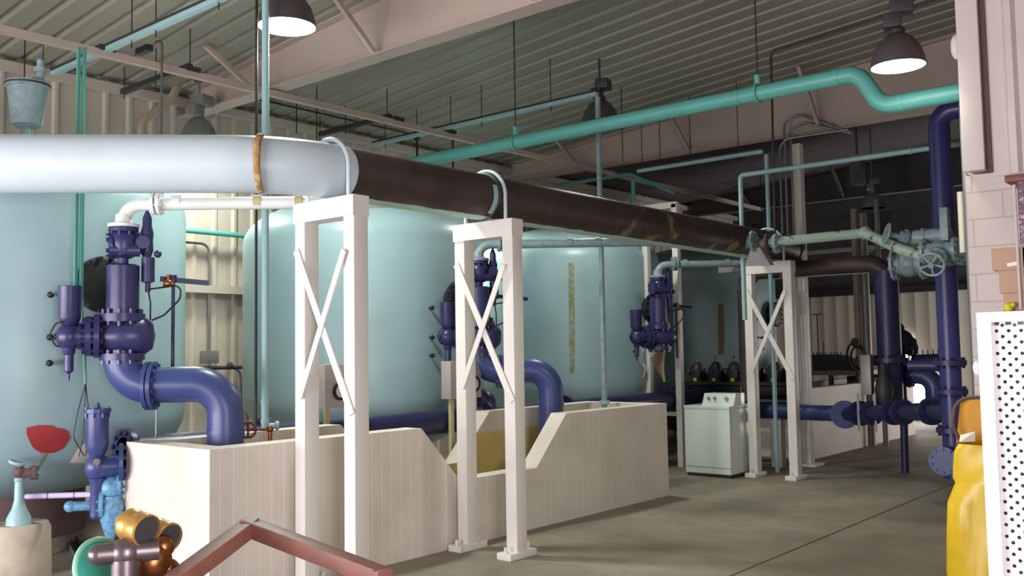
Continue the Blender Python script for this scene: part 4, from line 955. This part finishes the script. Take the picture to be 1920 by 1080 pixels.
# ------------------------------------------------------------------ left foreground: rail, hose valve, dish
pk, le, re = D(468, 988, 3.0), D(318, 1100, 2.62), D(710, 1080, 2.72)
t = thing('brown_rail', 'brown painted steel rail rising to a peak in the near foreground', 'rail', (pk.x, pk.y, 0))
le2 = pk+(le-pk)*1.9; re_ = re
MB().bar(le2, pk+(pk-le2).normalized()*.02, .055, .05, bev=.004).obj('left_arm', 'brownrail', t)
MB().bar(pk-(re_-pk).normalized()*.02, re_, .055, .05, bev=.004).obj('right_arm', 'brownrail', t)
MB().span((re_.x-.028, re_.y-.028, 0), (re_.x+.028, re_.y+.028, re_.z+.02), bev=.004).obj('leg', 'brownrail', t)
MB().span((le2.x-.028, le2.y-.028, 0), (le2.x+.028, le2.y+.028, le2.z+.01), bev=.004).obj('leg', 'brownrail', t)
cs = D(262, 1040, 2.75); zb_ = .93
t = thing('valve_bench', 'low steel bench below the brass hose valve', 'bench', (cs.x, cs.y, 0))
MB().span((cs.x-.25, cs.y-.3, zb_-.04), (cs.x+.2, cs.y+.1, zb_)).obj('bench_top', 'grey', t)
for xx in (-.22, .17):
    for yy in (-.27, .07): MB().span((cs.x+xx-.02, cs.y+yy-.02, 0), (cs.x+xx+.02, cs.y+yy+.02, zb_-.04)).obj('leg', 'dkgrey', t)
t = thing('hose_valve', 'brass twin-outlet hose valve with grey tee in the lower left foreground', 'valve', (cs.x, cs.y, zb_))
AXO = V((.62, .05, -.08)).normalized()
for px_, py, dp, r in ((262, 990, 2.72, .047), (305, 1003, 2.84, .045)):
    q = D(px_, py, dp)
    b = MB().lathe(q-AXO*.06, AXO, [(.03,-.02),(r*.86,0),(r,.01),(r,.03),(r*.94,.035),(r*.94,.045),(r,.05),(r,.095),(r*.9,.1),(r*.86,.09)], 32)
    o = b.obj('outlet', 'brass', t); MB().cyl(q+AXO*.0, q+AXO*.032, r*.86, n=28).obj('outlet_bore', 'dkgrey', o)
q = D(228, 1036, 2.68)
MB().tube([q-R3*.06, q+R3*.1], .03, n=18).cyl(q-Z*.2+R3*.01, q+R3*.01, .038).sph(q+R3*.01, .043).sph(q-R3*.06, .03).obj('tee_fitting', 'gunmetal', t)
q = D(285, 1052, 2.78)
MB().sph(q, .058, (1,1,1.2)).sph(q+R3*.03+Z*.04, .035).sph(q-R3*.035+Z*.03, .033).sph(q+R3*.045-Z*.03, .034).lathe((q.x, q.y, zb_), Z, [(.07,0),(.07,.02),(.045,.04),(.045,.2)], 20).obj('valve_body', 'bronze', t)
MB().cyl(V((D(228,1036,2.68).x, D(228,1036,2.68).y, zb_)), D(228, 1036, 2.68)-Z*.18, .045).obj('foot', 'gunmetal', t)
q = D(198, 1066, 2.85); nd = (CAM-q).normalized(); nd = (nd*.75+R3*.66+Z*.2).normalized()
t = thing('teal_dish', 'teal plastic dish propped on edge behind the hose valve', 'dish', q-Z*.1)
MB().lathe(q-nd*.03, nd, [(0,0),(.085,.002),(.092,.012),(.092,.0),(0,-.006)], 36).obj('dish_face', 'tealdish', t)
MB().ring(q-nd*.016, nd, .094, .008, n=40).obj('dish_rim', 'mint', t)
MB().bar((q.x, q.y, zb_), q-nd*.03-Z*.06, .03, .02, up=(1,0,0)).obj('prop', 'brownrail', t)

# ------------------------------------------------------------------ light
def area(name, loc, rot, sx, sy, e, col):
    l = bpy.data.lights.new(name, 'AREA'); l.shape = 'RECTANGLE'; l.size = sx; l.size_y = sy; l.energy = e; l.color = col
    o = bpy.data.objects.new(name, l); COL.objects.link(o); o.location = loc; o.rotation_euler = rot; return o
area('service_door_daylight', (-6.6, YB-.02, 1.25), (radians(90), 0, 0), 8.4, 2.4, 850, (1, .95, .98))
area('side_door_daylight', (XR-.02, .3, 1.5), (radians(90), 0, radians(90)), 1.3, 2.1, 170, (1, .96, .97))
area('far_wall_fill', (-1.53, 20.7, 1.2), (radians(90), 0, radians(90)), 1.9, 2.3, 160, (1, .97, .95))  # added light from an unseen opening, brightens the lower far wall
area('far_window_daylight', ((P(1686, 600, 1, YF).x+P(1748, 600, 1, YF).x)/2, YF-.15, .7), (radians(-90), 0, 0), .8, .5, 8, (1, .98, .95))
w = bpy.data.worlds.new('world'); scene.world = w; w.use_nodes = True
w.node_tree.nodes['Background'].inputs[0].default_value = (.8, .9, 1, 1); w.node_tree.nodes['Background'].inputs[1].default_value = .6
scene.view_settings.view_transform = 'Standard'; scene.view_settings.look = 'None'
scene.view_settings.exposure = .1; scene.view_settings.gamma = 1
